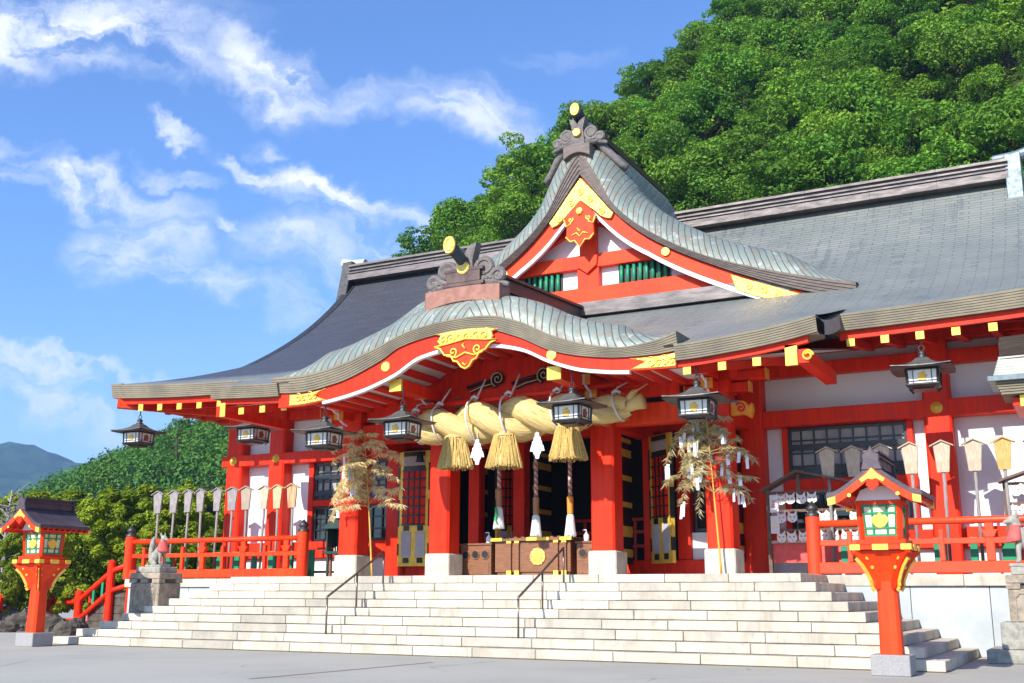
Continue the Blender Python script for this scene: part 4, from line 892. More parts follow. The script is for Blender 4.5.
#@@THINGS
# ================================================================== HANGING LANTERNS
FIREGOLD = simple('crest_gold', (.80, .50, .10), (.66, .38, .06), 8, .5, .4, .2)
CRESTB = simple('crest_brown', (.30, .10, .05), (.22, .08, .04), 8, .6)
def lantern_proto():
    t = empty('hanging_lantern', (0, 0, 0), 'x', 'lantern', 'bronze lanterns hanging under the eaves')
    def sqlathe(mb, prof): return mb.lathe([(r*1.4142, z) for r, z in prof], n=4, rot=math.pi/4)
    mb = MB()
    prof = [(.66, .425), (.655, .445), (.50, .475), (.34, .53), (.22, .60), (.14, .68), (.10, .70)]
    rows = []
    for r, z in prof:                                   # concave roof with slightly raised corners
        row = []
        for k in range(32):
            an = 2*math.pi*k/32; c, s_ = math.cos(an), math.sin(an); q = r/max(abs(c), abs(s_)); corner = (1/max(abs(c), abs(s_))-1)/.414
            row.append((q*c*(1-.07*corner), q*s_*(1-.07*corner), z+.035*corner*(r/.66)**2))
        rows.append(row+[row[0]])
    mb.grid(rows); mb.grid([[(x, y, .425+(z-.425)*0+.03*0) for x, y, z in rows[0]], [(x*.4, y*.4, .43) for x, y, z in rows[0]]], flip=True)
    rf_ = mb.build('lantern_roof', HATM, t)
    mb = MB(); mb.lathe([(.10, .69), (.12, .72), (.06, .75), (.09, .79), (.085, .83), (.03, .87), (.0, .88)], n=12, cap=False); mb.build('finial', IRON, t, smooth=True)
    mb = MB(); ringp = [(.06*math.cos(a), 0, .92+.06*math.sin(a)) for a in np.linspace(0, 2*math.pi, 13)]; mb.tube(ringp, .012, 5); mb.tube([(0, 0, .97), (0, 0, 1.30)], .02, 6); mb.build('hanging_rod', BLACK, t)
    mb = MB(); sqlathe(mb, [(.22, -.02), (.20, 0), (.30, .045), (.335, .07), (.335, .10)]); sqlathe(mb, [(.33, .385), (.36, .40), (.30, .43)])
    for sx in (-1, 1):
        for sy in (-1, 1): mb.beam((sx*.31, sy*.31, .10), (sx*.325, sy*.325, .39), .045, .045); mb.beam((sx*.25, sy*.25, -.03), (sx*.34, sy*.34, .075), .03, .03)
    mb.build('lantern_frame', IRON, t)
    for i in range(4):
        a = i*math.pi/2; ca, sa = math.cos(a), math.sin(a); rot = lambda x, y, z: (x*ca-y*sa, x*sa+y*ca, z)
        mb = MB(); vs = [rot(x, y, z) for x, y, z in ((-.28, -.306, .10), (.28, -.306, .10), (.29, -.316, .39), (-.29, -.316, .39), (-.28, -.28, .10), (.28, -.28, .10), (.29, -.29, .39), (-.29, -.29, .39))]
        mb.add(vs, [(0, 1, 2, 3), (7, 6, 5, 4), (0, 4, 5, 1), (3, 2, 6, 7), (0, 3, 7, 4), (1, 5, 6, 2)]); pn = mb.build('lantern_panel', LPANEL, t)
        mb = MB(); n = 20; vs = []
        for k in range(n): an = 2*math.pi*k/n; r = .095*(1+.13*math.cos(5*an)); vs.append((r*math.cos(an), .245+r*math.sin(an)))
        o_ = np.array(rot(0, -.326, 0)); mb.extr(vs, o_, rot(1, 0, 0), (0, 0, 1), rot(0, .02, 0)); cr = mb.build('lantern_crest', FIREGOLD if i in (0, 2) else CRESTB, pn)
        mb = MB()
        for x in (-.19, .19): mb.beam(rot(x, -.322, .10), rot(x, -.328, .39), .016, .012)
        mb.beam(rot(-.28, -.322, .15), rot(.28, -.322, .15), .016, .012); mb.build('panel_bars', IRON, pn)
    return t
LPANEL = simple('white_lantern_panel', (.86, .84, .80), (.80, .78, .74), 6, .5)
HATM = simple('weathered_bronze', (.13, .125, .115), (.08, .078, .072), 6, .5, .4, .3, .006, 30)
lp_ = lantern_proto()
LANT = [(-13.25, 2.25, 5.62, 'bronze lantern under the far left roof corner, alone against the sky and hill'),
        (-8.69, 2.2, 5.42, 'bronze lantern hanging in front of the white wall, second from the left roof corner'),
        (-4.24, -.3, 4.70, 'bronze lantern above the dry bamboo on the left side of the stair'),
        (-1.94, -.3, 4.80, 'bronze lantern at the left end of the thick straw rope'),
        (2.51, -.3, 4.86, 'bronze lantern in front of the right half of the straw rope'),
        (5.38, -.3, 4.76, 'bronze lantern just above the bamboo hung with white paper strips'),
        (9.57, 2.15, 5.46, 'bronze lantern in front of the wall column right of the lattice window')]
for i, (x, y, z, lb) in enumerate(LANT):
    o = lp_ if i == 0 else copy_tree(lp_)
    o.location = (x, y, z-.02); o['label'] = lb; o.rotation_euler = (0, 0, R([2, -2, 1, 0, -2, 3, 2][i])); o.scale = (.97, .97, .97)

# ================================================================== STRAW ROPE
rope = empty('shimenawa', (0, 1.2, 5.3), 'huge twisted straw rope with three hanging straw bundles, slung below the porch gable', 'straw rope')
WINV[rope] = Matrix.Translation((0, -1.2, -5.3))
X0, X1 = -3.0, 3.25; NT_, TW = 260, 2.55
def rope_r(t): return .055+.262*np.clip(np.sin(math.pi*np.clip((t+.06)/1.09, 0, 1)), 0, 1)**.5
for ph in (0, math.pi):
    P, U = [], []
    ts = np.linspace(0, 1, NT_); ctr = []
    for t in ts:
        a = ph+2.3+2*math.pi*TW*t; rr = float(rope_r(t)); off = rr*.74
        ctr.append((X0+(X1-X0)*t, 1.2-off*math.cos(a)*1.0, 5.28-.03*math.sin(math.pi*t)+.13*t-off*math.sin(a)))
    ctr = np.array(ctr)
    for i, t in enumerate(ts):
        d = ctr[min(i+1, NT_-1)]-ctr[max(i-1, 0)]; d /= np.linalg.norm(d); a_ = np.cross(d, (0, 0, 1.)); a_ /= np.linalg.norm(a_); b_ = np.cross(a_, d)
        rr = float(rope_r(t)); row, ur = [], []
        for k in range(33):
            an = 2*math.pi*k/32; wob = 1+.025*math.sin(9*an+t*55)+.02*math.sin(17*an-t*90)
            row.append(ctr[i]+rr*wob*(a_*math.cos(an)+b_*math.sin(an))); ur.append((k/32*1.0+t*1.0, t*6.3))
        P.append(row); U.append(ur)
    mb = MB(); mb.grid(P, U); part(mb, 'twisted_strand', STRAW, rope, smooth=True)
    # loose straws standing off the surface
mb = MB()
for _ in range(420):
    i = rng.integers(8, NT_-8); k = rng.uniform(0, 2*math.pi); t = ts[i]; rr = float(rope_r(t)); ph = rng.choice([0, math.pi]); a = ph+2.3+2*math.pi*TW*t; off = rr*.74
    c = np.array((X0+(X1-X0)*t, 1.2-off*math.cos(a), 5.28-.03*math.sin(math.pi*t)+.13*t-off*math.sin(a))); dirv = np.array((1, off*2*math.pi*TW/(X1-X0)*math.sin(a), -off*2*math.pi*TW/(X1-X0)*math.cos(a))); dirv /= np.linalg.norm(dirv)
    nrm = np.array((0, math.cos(k), math.sin(k))); nrm -= dirv*(nrm@dirv); nrm /= np.linalg.norm(nrm); p0 = c+nrm*rr*.99; L = rng.uniform(.12, .3)
    mb.tube([p0, p0+dirv*L*.5+nrm*.012, p0+dirv*L+nrm*rng.uniform(.01, .05)], [.005, .004, .002], 3, False)
tag(part(mb, 'loose_straw', STRAW_L, rope), kind='stuff')
def tassel(cx, cy, zt, zb, r0, r1, lean):
    mb = MB(); prof = [(r0*.85, 0), (r0, -.12), (r0*1.05, -.3), (r1*.93, (zb-zt)*.8), (r1, zb-zt+.02), (r1*.93, zb-zt)]
    P, U = [], []
    for j, (r, z) in enumerate(prof):
        row = []
        for k in range(49):
            an = 2*math.pi*k/48; w = 1+.05*math.sin(k*2.7)*(j/5); row.append((cx+lean*(-z)+r*w*math.cos(an), cy+r*w*math.sin(an)*.8, zt+z+.02*math.sin(k*5.1)*(j > 3)))
        P.append(row); U.append([(k/24, .5*j*.3) for k in range(49)])
    mb.grid(P, U); o = part(mb, 'straw_bundle', STRAW, rope, smooth=True)
    mb = MB()
    for _ in range(300):
        an = rng.uniform(0, 2*math.pi); z0 = -rng.uniform(.05, .45); f0 = np.interp(-z0, [0, -(zb-zt)], [r0, r1]); f1 = r1*rng.uniform(.92, 1.12); w = rng.uniform(-.12, .12)
        p0 = (cx+lean*(-z0)+f0*math.cos(an), cy+f0*.8*math.sin(an), zt+z0); p1 = (cx+lean*(zt-zb)+f1*math.cos(an+w), cy+f1*.8*math.sin(an+w), zb+rng.uniform(-.05, .06))
        mb.tube([p0, p1], [.011, .009], 4, False)
    tag(part(mb, 'bundle_straws', STRAW_L, o), kind='stuff')
    mb = MB(); mb.tube([(cx+r0*1.04*math.cos(a)+lean*.1, cy+r0*.84*math.sin(a), zt-.1) for a in np.linspace(0, 2*math.pi, 20)], .018, 6, False); part(mb, 'bundle_cord', STRAW_L, o)
for cx, lean, dz in ((-1.22, .02, 0), (.16, -.02, -.04), (1.80, .03, .06)): tassel(cx, .95, 5.04+dz, 4.2+dz, .25, .425, lean)
for x, tz in ((-2.45, 5.85), (-1.75, 6.15), (-.75, 6.3), (.2, 6.35), (1.5, 6.2), (3.0, 5.9)):
    mb = MB(); t = (x-X0)/(X1-X0); rr = float(rope_r(t))*1.76; c = np.array((x, 1.2, 5.28+.13*t)); lp = [(c[0]+.16*math.sin(a)*(1 if True else 0)*.6, c[1]-rr*math.cos(a)*1.02, c[2]-rr*math.sin(a)*1.02) for a in np.linspace(-math.pi*.5, math.pi*1.5, 30)]
    mb.tube(lp, .024, 6, False); mb.tube([(c[0]-.05, 1.12, c[2]+rr), (c[0]+.02, 1.1, 5.86), (c[0]+.18, 1.3, tz+.1)], .022, 6); mb.tube([(c[0]-.1, 1.08, c[2]+rr+.03), (c[0], 1.04, c[2]+rr+.08), (c[0]+.1, 1.08, c[2]+rr+.02)], .04, 6); part(mb, 'white_tie_cord', ROPE, rope, smooth=True)
mb = MB(); mb.tube([(3.15, 1.2, 5.42), (3.38, 1.2, 5.47), (3.62, 1.2, 5.52)], [.17, .15, .19], 14); mb.tube([(3.35, 1.0, 5.66), (3.5, 1.1, 5.75), (3.75, 1.15, 5.9)], [.03, .02, .012], 6); mb.tube([(3.2, 1.15, 5.5), (3.4, 1.15, 5.72), (3.5, 1.15, 5.78)], [.10, .08, .03], 8); part(mb, 'rope_end', STRAW, rope, smooth=True)
mb = MB(); mb.tube([(-3.1, 1.25, 5.80), (3.1, 1.25, 5.98)], .06, 10); H(mb, 'rope_pole', RED, smooth=True)
STREAM = []
def streamer(x, y, z, lb):
    t = empty('paper_streamer', (x, y, z), lb, 'paper streamer', 'zigzag paper streamers on the straw rope')
    mb = MB(); z0 = 0
    for i, w in enumerate((.10, .17, .24, .31, .26, .14)):
        mb.extr([(-w/2, z0), (w/2, z0), (w*.62, z0-.14), (-w*.62, z0-.14)] if i < 4 else [(-w/2, z0), (w/2, z0), (w*.3, z0-.12), (-w*.3, z0-.12)], (0, .012*(i % 2), 0), (1, 0, 0), (0, 0, 1), (0, .006, 0)); z0 -= .098
    mb.build('folded_paper', SHIDE, t)
    mb = MB(); mb.tube([(0, .01, 0), (0, .05, .35)], .008, 5); mb.build('paper_string', ROPE, t)
streamer(-.60, .95, 4.86, 'white zigzag paper streamer between the left and middle straw bundles')
streamer(1.02, .95, 4.92, 'white zigzag paper streamer between the middle and right straw bundles')

# ================================================================== BELL ROPES, OFFERING BOXES
def braid():
    mt, t, b = new_mat('braided_rope', .8, .2); co = t.add('ShaderNodeTexCoord').outputs['Object']; x, y, z = t.sep(co)
    an = t.math('ARCTAN2', y, x); w = t.math('SINE', t.math('MULTIPLY_ADD', z, 42, t.math('MULTIPLY', an, 2))); w2 = t.math('SINE', t.math('MULTIPLY_ADD', z, 42, t.math('MULTIPLY', an, -2)))
    c = t.mix(t.mapr(w, -.1, .1), (.55, .50, .46), (.20, .15, .13)); c = t.mix(t.math('MULTIPLY', t.mapr(w2, .3, .5), .7), c, (.62, .10, .06)); t.put(b.inputs['Base Color'], c); bump(t, b, w, .01); return mt
BRAID = braid()
ORGRIP = simple('orange_wood_grip', (.72, .30, .04), (.60, .24, .03), 8, .4); BRGRIP = simple('brown_wood_grip', (.36, .17, .06), (.28, .12, .05), 8, .45)
TASW = simple('white_tassel', (.78, .76, .72), (.62, .60, .57), 30, .85, .2, 0, .01, 60, 0, (8, 8, 1))
def bell_rope(x, zb, grip, gh, lb, green=False):
    t = empty('bell_rope', (x, 2.4, zb), lb, 'bell rope', 'bell ropes over the offering box')
    mb = MB(); mb.tube([(0, 0, z) for z in np.linspace(.95, 3.55, 8)], .05, 10); mb.build('braided_rope', BRAID, t, smooth=True)
    mb = MB(); mb.lathe([(.055, .52), (.075, .54), (.08, .93), (.06, .96)], n=14); mb.build('rope_grip', grip, t, bevel=.01)
    mb = MB(); mb.lathe([(.07, .52), (.085, .46), (.105, .3), (.125, .12), (.14, .02), (.11, 0)], n=18); o = mb.build('rope_tassel', TASW, t, smooth=True)
    mb = MB()
    for _ in range(70):
        a = rng.uniform(0, 6.28); mb.tube([(.08*math.cos(a), .08*math.sin(a), .48), (.118*math.cos(a), .118*math.sin(a), .15), (.14*math.cos(a), .14*math.sin(a), rng.uniform(-.03, .03))], [.010, .010, .008], 4, False)
    tag(mb.build('tassel_threads', TASW, o), kind='stuff')
    if green:
        mb = MB(); mb.tube([(-.03, -.12, .50), (.02, -.15, .36), (-.02, -.16, .22), (.04, -.15, .08)], [.03, .035, .03, .015], 6); mb.build('green_ribbon', simple('bright_green_cloth', (.04, .5, .12), (.03, .4, .10)), t, smooth=True)
bell_rope(-.77, 2.82, BRGRIP, 0, 'left bell rope, brown grip, white tassel tied with a bright green ribbon', True)
bell_rope(.27, 2.60, BRGRIP, 0, 'middle bell rope with dark brown grip over the gilt crest')
bell_rope(1.2, 2.58, ORGRIP, 0, 'right bell rope with the only bright orange grip')
def crest(n=24, r=.2, k=5, a=.06): return [(r*(1+a*math.cos(k*2*math.pi*i/n))*math.cos(2*math.pi*i/n), r*(1+a*math.cos(k*2*math.pi*i/n))*math.sin(2*math.pi*i/n)) for i in range(n)]
ob = empty('offering_box', (0, 3.1, FLOOR), 'wide dark wooden offering box with round gilt crest in the middle of the porch', 'offering box')
mb = MB(); mb.box(-1.05, 1.05, -.38, .42, .12, .88); mb.build('box_body', WOOD, ob, bevel=.01)
mb = MB(); mb.box(-1.12, 1.12, -.46, .48, .88, .96); mb.build('box_lid_rim', WOOD, ob, bevel=.012)
for i in range(9): mb = MB(); x = -.9+i*.2; mb.box(x, x+.09, -.4, .42, .962, .99); mb.build('lid_slat', WOOD, ob)
for x in (-.62, -.40, .68, .90):
    mb = MB(); mb.box(x-.055, x+.055, -.44, -.382, .05, .878); st = mb.build('front_stile', WOOD, ob, bevel=.008)
    for z0, z1 in ((.02, .16), (.83, .905)): mb = MB(); mb.box(x-.065, x+.065, -.455, -.43, z0, z1); mb.build('brass_shoe', GOLDP, st)
for x0, x1 in ((-1.13, -.8), (-.12, .3+.2), (.8, 1.13)): mb = MB(); mb.box(x0, x1, -.475, -.455, .885, .965); mb.build('brass_edge', GOLDP, ob)
mb = MB(); mb.extr(crest(30, .215, 12, .03), (.16, -.41, .50), (1, 0, 0), (0, 0, 1), (0, .028, 0)); cr = mb.build('gilt_crest', GOLD, ob, bevel=.008)
mb = MB(); mb.extr(crest(20, .12, 5, .12), (.16, -.425, .50), (1, 0, 0), (0, 0, 1), (0, .014, 0)); mb.build('crest_flower', GOLDP, cr)
mb = MB(); mb.box(-1.0, 1.0, -.34, .4, 0, .118); mb.build('box_plinth', WOOD, ob)
def side_box(x0, x1, lb, holes):
    t = empty('wooden_box', ((x0+x1)/2, 2.95, FLOOR), lb, 'box', 'brown boxes with round holes beside the offering box'); h = (x1-x0)/2
    mb = MB(); mb.box(-h, h, -.25, .4, .0, .80); mb.build('box_body', WOOD, t, bevel=.012)
    mb = MB(); mb.box(-h-.03, h+.03, -.28, .43, .80, .85); mb.build('box_top', WOOD, t, bevel=.01)
    mb = MB(); mb.box(-h+.06, h-.06, -.265, -.252, .07, .36); mb.build('front_panel', WOOD, t, bevel=.005)
    for x in holes:
        mb = MB(); mb.tube([(x, -.268, .56), (x, -.24, .56)], [.095, .09], 18); ho = mb.build('round_hole', BLACK, t)
        mb = MB(); mb.tube([(x+.105*math.cos(a), -.262, .56+.105*math.sin(a)) for a in np.linspace(0, 2*math.pi, 22)], .016, 6, False); mb.build('hole_ring', WOOD, ho)
    return t
side_box(-2.05, -1.15, 'brown wooden box with three round holes, left of the offering box', (-.28, 0, .28))
side_box(1.22, 2.12, 'brown wooden box with round holes, right of the offering box and half behind a column', (-.28, 0, .28))
def bottle(x, y, z, lb):
    t = empty('pump_bottle', (x, y, z), lb, 'bottle', 'white pump bottles on the boxes'); W_ = simple('white_plastic', (.8, .8, .82), (.76, .76, .78), 4, .3) if 'white_plastic' not in MATS else MATS['white_plastic']
    mb = MB(); mb.lathe([(.07, 0), (.075, .02), (.075, .15), (.03, .19), (.03, .21)], n=14); mb.build('bottle_body', W_, t, smooth=True)
    mb = MB(); mb.tube([(0, 0, .21), (0, 0, .27)], .012, 6); mb.tube([(0, 0, .275), (-.09, -.02, .27)], .014, 6); mb.build('pump_head', W_, t)
bottle(-1.30, 2.85, FLOOR+.85, 'white pump bottle on the left box with three round holes')
bottle(1.42, 2.85, FLOOR+.85, 'white pump bottle on the right box by the column')

# ================================================================== STEEL HANDRAILS ON THE STAIR
def handrail(x, lb):
    t = empty('handrail', (x, -2.35, .36), lb, 'handrail', 'brown handrails on the stair')
    top = [(0, 0, .78), (0, 1.08, 1.30), (0, 2.12, 1.82)]
    mb = MB(); mb.tube([(0, -.02, .73), (0, 0, .78)]+top[1:], .026, 8); mb.build('rail', STEEL, t, smooth=True)
    for (y, zb, zt) in ((0, 0, .78), (1.08, .54, 1.30), (2.12, 1.08, 1.82)):
        mb = MB(); mb.tube([(0, y, zb), (0, y, zt)], .022, 8); mb.build('post', STEEL, t, smooth=True)
handrail(-2.42, 'brown steel handrail on the left half of the stair'); handrail(2.24, 'brown steel handrail on the right, in front of the offering box')

# ================================================================== STANDING LANTERNS
def toro(name, x, y, lb):
    t = empty(name, (x, y, 0), lb, 'lantern', 'tall vermilion lanterns either side of the stair')
    mb = MB(); mb.box(-.29, .29, -.29, .29, 0, .31); mb.build('stone_base', GRANITE, t, bevel=.012)
    mb = MB(); a, b, c = .165, .135, .04
    def oct_(w): return [(-w+c, -w), (w-c, -w), (w, -w+c), (w, w-c), (w-c, w), (-w+c, w), (-w, w-c), (-w, -w+c)]
    mb.add([(p, q, .305) for p, q in oct_(a)]+[(p, q, 1.90) for p, q in oct_(b)], [(i, (i+1) % 8, 8+(i+1) % 8, 8+i) for i in range(8)]+[tuple(range(8))[::-1], tuple(range(8, 16))]); mb.build('post', ORANGE, t)
    curve = [(.10, 1.28), (.22, 1.28), (.265, 1.34), (.265, 1.41), (.33, 1.54), (.41, 1.66), (.52, 1.77), (.60, 1.83), (.60, 1.875), (.10, 1.875)]
    mb = MB(); mb.lathe([(.20, 1.40), (.28, 1.55), (.40, 1.72), (.50, 1.84), (.50, 1.872)], n=4, rot=math.pi/4); mb.build('bracket_core', ORANGE, t)
    for k in range(4):
        an = k*math.pi/2+math.pi/4; ax = (math.cos(an), math.sin(an), 0); az = np.array((-math.sin(an), math.cos(an), 0)); br = MB(); br.extr(curve, -az*.05, ax, (0, 0, 1), az*.10); w_ = br.build('bracket_wing', RED if k % 2 else ORANGE, t, bevel=.008)
        mb = MB()
        for q in range(2, 7):
            p0, p1 = curve[q-1], curve[q]; mb.beam(np.array(ax)*(p0[0]+.006)+np.array((0, 0, p0[1])), np.array(ax)*(p1[0]+.006)+np.array((0, 0, p1[1])), .103, .020, az)
        mb.build('yellow_edging', GOLDP, w_)
        for r_, z_ in ((.30, 1.62), (.38, 1.76)):
            for s_ in (-1, 1): mb = MB(); c0 = np.array(ax)*r_+np.array((0, 0, z_)); mb.tube([c0+az*s_*.048, c0+az*s_*.065], .028, 10); mb.build('gilt_stud', GOLDP, w_)
    mb = MB(); mb.box(-.44, .44, -.44, .44, 1.88, 1.96); tr = mb.build('tray', ORANGE, t, bevel=.01)
    mb = MB(); mb.box(-.37, .37, -.37, .37, 1.962, 2.04); mb.build('tray_step', ORANGE, t, bevel=.008)
    for k in range(4):
        an = k*math.pi/2; ca, sa = math.cos(an), math.sin(an)
        for u0, u1 in ((-.46, -.30), (-.12, .12), (.30, .46)):
            p0 = np.array((u0*ca+.445*sa, u0*sa-.445*ca, 1.92)); p1 = np.array((u1*ca+.445*sa, u1*sa-.445*ca, 1.92)); mb = MB(); mb.beam(p0, p1, .02, .092); mb.build('gilt_tray_fitting', GOLDP, tr, bevel=.006)
        c0 = np.array((.40*ca+.40*sa, .40*sa-.40*ca, 1.86)); mb = MB(); mb.lathe([(0, -.04), (.035, -.02), (.035, .02), (0, .04)], c0, 8, cap=False); mb.build('gilt_drop', GOLDP, tr, smooth=True)
    for sx in (-1, 1):
        for sy in (-1, 1): mb = MB(); mb.beam((sx*.275, sy*.275, 2.04), (sx*.305, sy*.305, 2.62), .07, .07); mb.build('corner_post', ORANGE, t)
    mb = MB(); mb.box(-.34, .34, -.34, .34, 2.58, 2.64); mb.build('head_rail', ORANGE, t); mb = MB(); mb.box(-.30, .30, -.30, .30, 2.042, 2.09); mb.build('sill', ORANGE, t)
    for k in range(4):
        an = k*math.pi/2; ca, sa = math.cos(an), math.sin(an); rr = lambda x_, y_, z_: (x_*ca-y_*sa, x_*sa+y_*ca, z_)
        mb = MB(); vs = [rr(*q) for q in ((-.24, -.265, 2.09), (.24, -.265, 2.09), (.27, -.292, 2.58), (-.27, -.292, 2.58), (-.24, -.25, 2.09), (.24, -.25, 2.09), (.27, -.275, 2.58), (-.27, -.275, 2.58))]
        mb.add(vs, [(0, 1, 2, 3), (7, 6, 5, 4), (0, 4, 5, 1), (3, 2, 6, 7), (0, 3, 7, 4), (1, 5, 6, 2)]); pn = mb.build('paper_panel', CREAM, t)
        mb = MB()
        for i, f_ in enumerate((-1, -.45, .45, 1)): mb.beam(rr(f_*.225, -.275, 2.09), rr(f_*.252, -.302, 2.58), .028, .022)
        for z_ in (2.11, 2.22, 2.45, 2.56): w_ = .24+.03*(z_-2.09)/.49; mb.beam(rr(-w_, -.277-.027*(z_-2.09)/.49, z_), rr(w_, -.277-.027*(z_-2.09)/.49, z_), .022, .028)
        mb.build('green_lattice', GREEN, pn)
        mb = MB(); hy = [(0, .13), (.05, .07), (.12, .05), (.125, -.02), (.08, -.09), (.03, -.12), (-.03, -.12), (-.08, -.09), (-.125, -.02), (-.12, .05), (-.05, .07)]
        mb.extr(hy, rr(0, -.308, 2.34), rr(1, 0, 0), (0, 0, 1), rr(0, .02, 0)); mb.build('gilt_flame_crest', GOLDP, pn, bevel=.006)
    # roof: gable ends face the plaza
    fz = pchip([(0, 3.20), (.11, 3.10), (.27, 2.97), (.44, 2.85), (.58, 2.775), (.71, 2.745)]); T = lambda x_: fz(np.abs(x_))
    mb = MB(); mb.band(T, lambda x_: T(x_)-.075, -.71, .71, -.72, .72, 40); rf_ = mb.build('lantern_roof', LROOF, t, smooth=False)
    mb = MB(); mb.band(lambda x_: T(x_)-.076, lambda x_: T(x_)-.13, -.67, .67, -.69, .69, 30); mb.build('red_eave', RED, rf_)
    for sy in (-1, 1):
        mb = MB(); mb.band(lambda x_: T(x_)-.078, lambda x_: T(x_)-.20-.02*np.clip(1-np.abs(x_)/.3, 0, 1), -.68, .68, sy*.715-.02, sy*.735+.02, 40); bg_ = mb.build('bargeboard', ORANGE, rf_)
        for x0, x1 in ((-.69, -.57), (.57, .69)): mb = MB(); mb.band(lambda x_: T(x_)-.085, lambda x_: T(x_)-.195, x0, x1, sy*.715-.026, sy*.715+.026, 6); mb.build('gilt_barge_end', GOLDP, bg_)
        mb = MB(); mb.extr([(0, 3.11), (.08, 3.02), (.19, 2.94), (.16, 2.89), (.06, 2.95), (0, 2.93), (-.06, 2.95), (-.16, 2.89), (-.19, 2.94), (-.08, 3.02)], (0, sy*.715-.03, 0), (1, 0, 0), (0, 0, 1), (0, .06, 0)); mb.build('gilt_apex', GOLDP, bg_)
        mb = MB(); mb.extr([(-.07, 2.93), (.07, 2.93), (.10, 2.85), (0, 2.76), (-.10, 2.85)], (0, sy*.715-.022, 0), (1, 0, 0), (0, 0, 1), (0, .044, 0)); mb.build('pendant', RED, bg_)
        mb = MB(); mb.extr([(-.34, 2.645), (.34, 2.645), (.26, 2.80), (.1, 2.86), (-.1, 2.86), (-.26, 2.80)], (0, sy*.33-.02, 0), (1, 0, 0), (0, 0, 1), (0, .04, 0)); mb.build('gable_panel', WHITE, t)
        for x in (-.36, .36): mb = MB(); mb.tube([(x, sy*.72, float(T(x))-.2), (x, sy*.74, float(T(x))-.2)], .03, 10); mb.build('gilt_stud', GOLDP, bg_)
    for sx in (-1, 1):
        mb = MB(); mb.box(sx*.60, sx*.67, -.69, .69, 2.60, 2.65); mb.build('eave_purlin', ORANGE, rf_)
        for i in range(9): y_ = -.64+i*.16; mb = MB(); mb.beam((sx*.33, y_, 2.70), (sx*.69, y_, 2.64), .05, .045); mb.build('eave_rafter', RED, rf_)
    mb = MB(); mb.box(-.09, .09, -.66, .66, 3.14, 3.27); mb.box(-.12, .12, -.67, .67, 3.275, 3.30); mb.box(-.075, .075, -.66, .66, 3.302, 3.35); mb.box(-.115, .115, -.69, .69, 3.352, 3.385); rd = mb.build('roof_ridge', LROOF, t)
    for sy in (-1, 1):
        mb = MB(); mb.extr([(-.16, 3.08), (.16, 3.08), (.12, 3.22), (.13, 3.32), (.05, 3.36), (0, 3.46), (-.05, 3.36), (-.13, 3.32), (-.12, 3.22)], (0, sy*.71-.03, 0), (1, 0, 0), (0, 0, 1), (0, .06, 0)); mb.build('ridge_end', LROOF, rd, bevel=.01)
    return t
toro('standing_lantern', 9.52, -3.88, 'tall vermilion lantern in the right foreground in front of the end of the steps')
toro('standing_lantern', -9.62, -3.88, 'tall vermilion lantern at the far left, in front of the garden trees')

# ================================================================== BALUSTRADES
def balustrade(x0, x1, y, lb, mat, end_left, end_right, posts):
    t = empty('balustrade', ((x0+x1)/2, y, FLOOR), lb, 'railing', 'vermilion balustrades on the platform edge'); cx = (x0+x1)/2
    def add(name, mb, m_, par=t, **k): return mb.build(name, m_, par, **k)
    mb = MB(); mb.tube([(x0-cx, 0, 1.10), (x1-cx, 0, 1.10)], .075, 12); add('top_rail', mb, mat, smooth=True)
    mb = MB(); mb.box(x0-cx, x1-cx, -.045, .045, .62, .74); add('middle_rail', mb, mat, bevel=.012)
    mb = MB(); mb.box(x0-cx, x1-cx, -.10, .10, .03, .27); add('bottom_rail', mb, mat, bevel=.015)
    for i, x in enumerate(posts):
        mb = MB(); thick = i % 2 == 1; w = .085 if thick else .052
        mb.box(x-cx-w, x-cx+w, -.055, .055, .272, 1.04 if thick else .93); add('baluster', mb, mat, bevel=.012)
        if thick: mb = MB(); mb.extr([(-.17, .90), (.17, .90), (.12, .82), (.09, .742), (-.09, .742), (-.12, .82)], (x-cx, -.075, 0), (1, 0, 0), (0, 0, 1), (0, .15, 0)); add('bearing_block', mb, mat, bevel=.01)
    for x, on in ((x0, end_left), (x1, end_right)):
        if on:
            mb = MB(); mb.lathe([(.155, 0), (.155, 1.24), (.14, 1.26)], (x-cx, 0, .0), 20); np_ = add('newel_post', mb, mat, smooth=False)
            mb = MB(); mb.lathe([(.15, 1.262), (.155, 1.33), (.10, 1.345), (.085, 1.37), (.13, 1.41), (.135, 1.46), (.07, 1.53), (.015, 1.60), (0, 1.61)], (x-cx, 0, 0), 18, cap=False); add('newel_cap', mb, IRON, np_, smooth=True)
    return t
bl = balustrade(-13.55, -7.0, 2.55, 'vermilion balustrade left of the stair, behind the seated stone fox', ORANGE, True, True, [-12.95+.77*i for i in range(8)])
br = balustrade(6.98, 15.2, 2.55, 'vermilion balustrade right of the stair with flaking paint on its rails', CHIP, True, False, [7.75+.93*i for i in range(8)])
# green uprights standing behind the balustrades (low green slatted screens)
def green_screen(xs, y, lb):
    t = empty('green_screen', (float(np.mean(xs)), y, FLOOR), lb, 'screen', 'low green screens behind the balustrades'); c = float(np.mean(xs))
    for i, x in enumerate(xs): mb = MB(); w = .26 if i % 2 else .15; mb.box(x-c-w/2, x-c+w/2, -.05, .05, .04, .78); mb.build('green_slat', GREEN, t, bevel=.01)
    mb = MB(); mb.box(xs[0]-c, xs[-1]-c, .055, .085, .08, .14); mb.build('screen_rail', GREEN, t)
green_screen([-13.0+.66*i for i in range(10)], 2.95, 'low green slatted screen behind the left balustrade'); green_screen([7.55+.66*i for i in range(9)], 2.95, 'low green slatted screen behind the right balustrade')

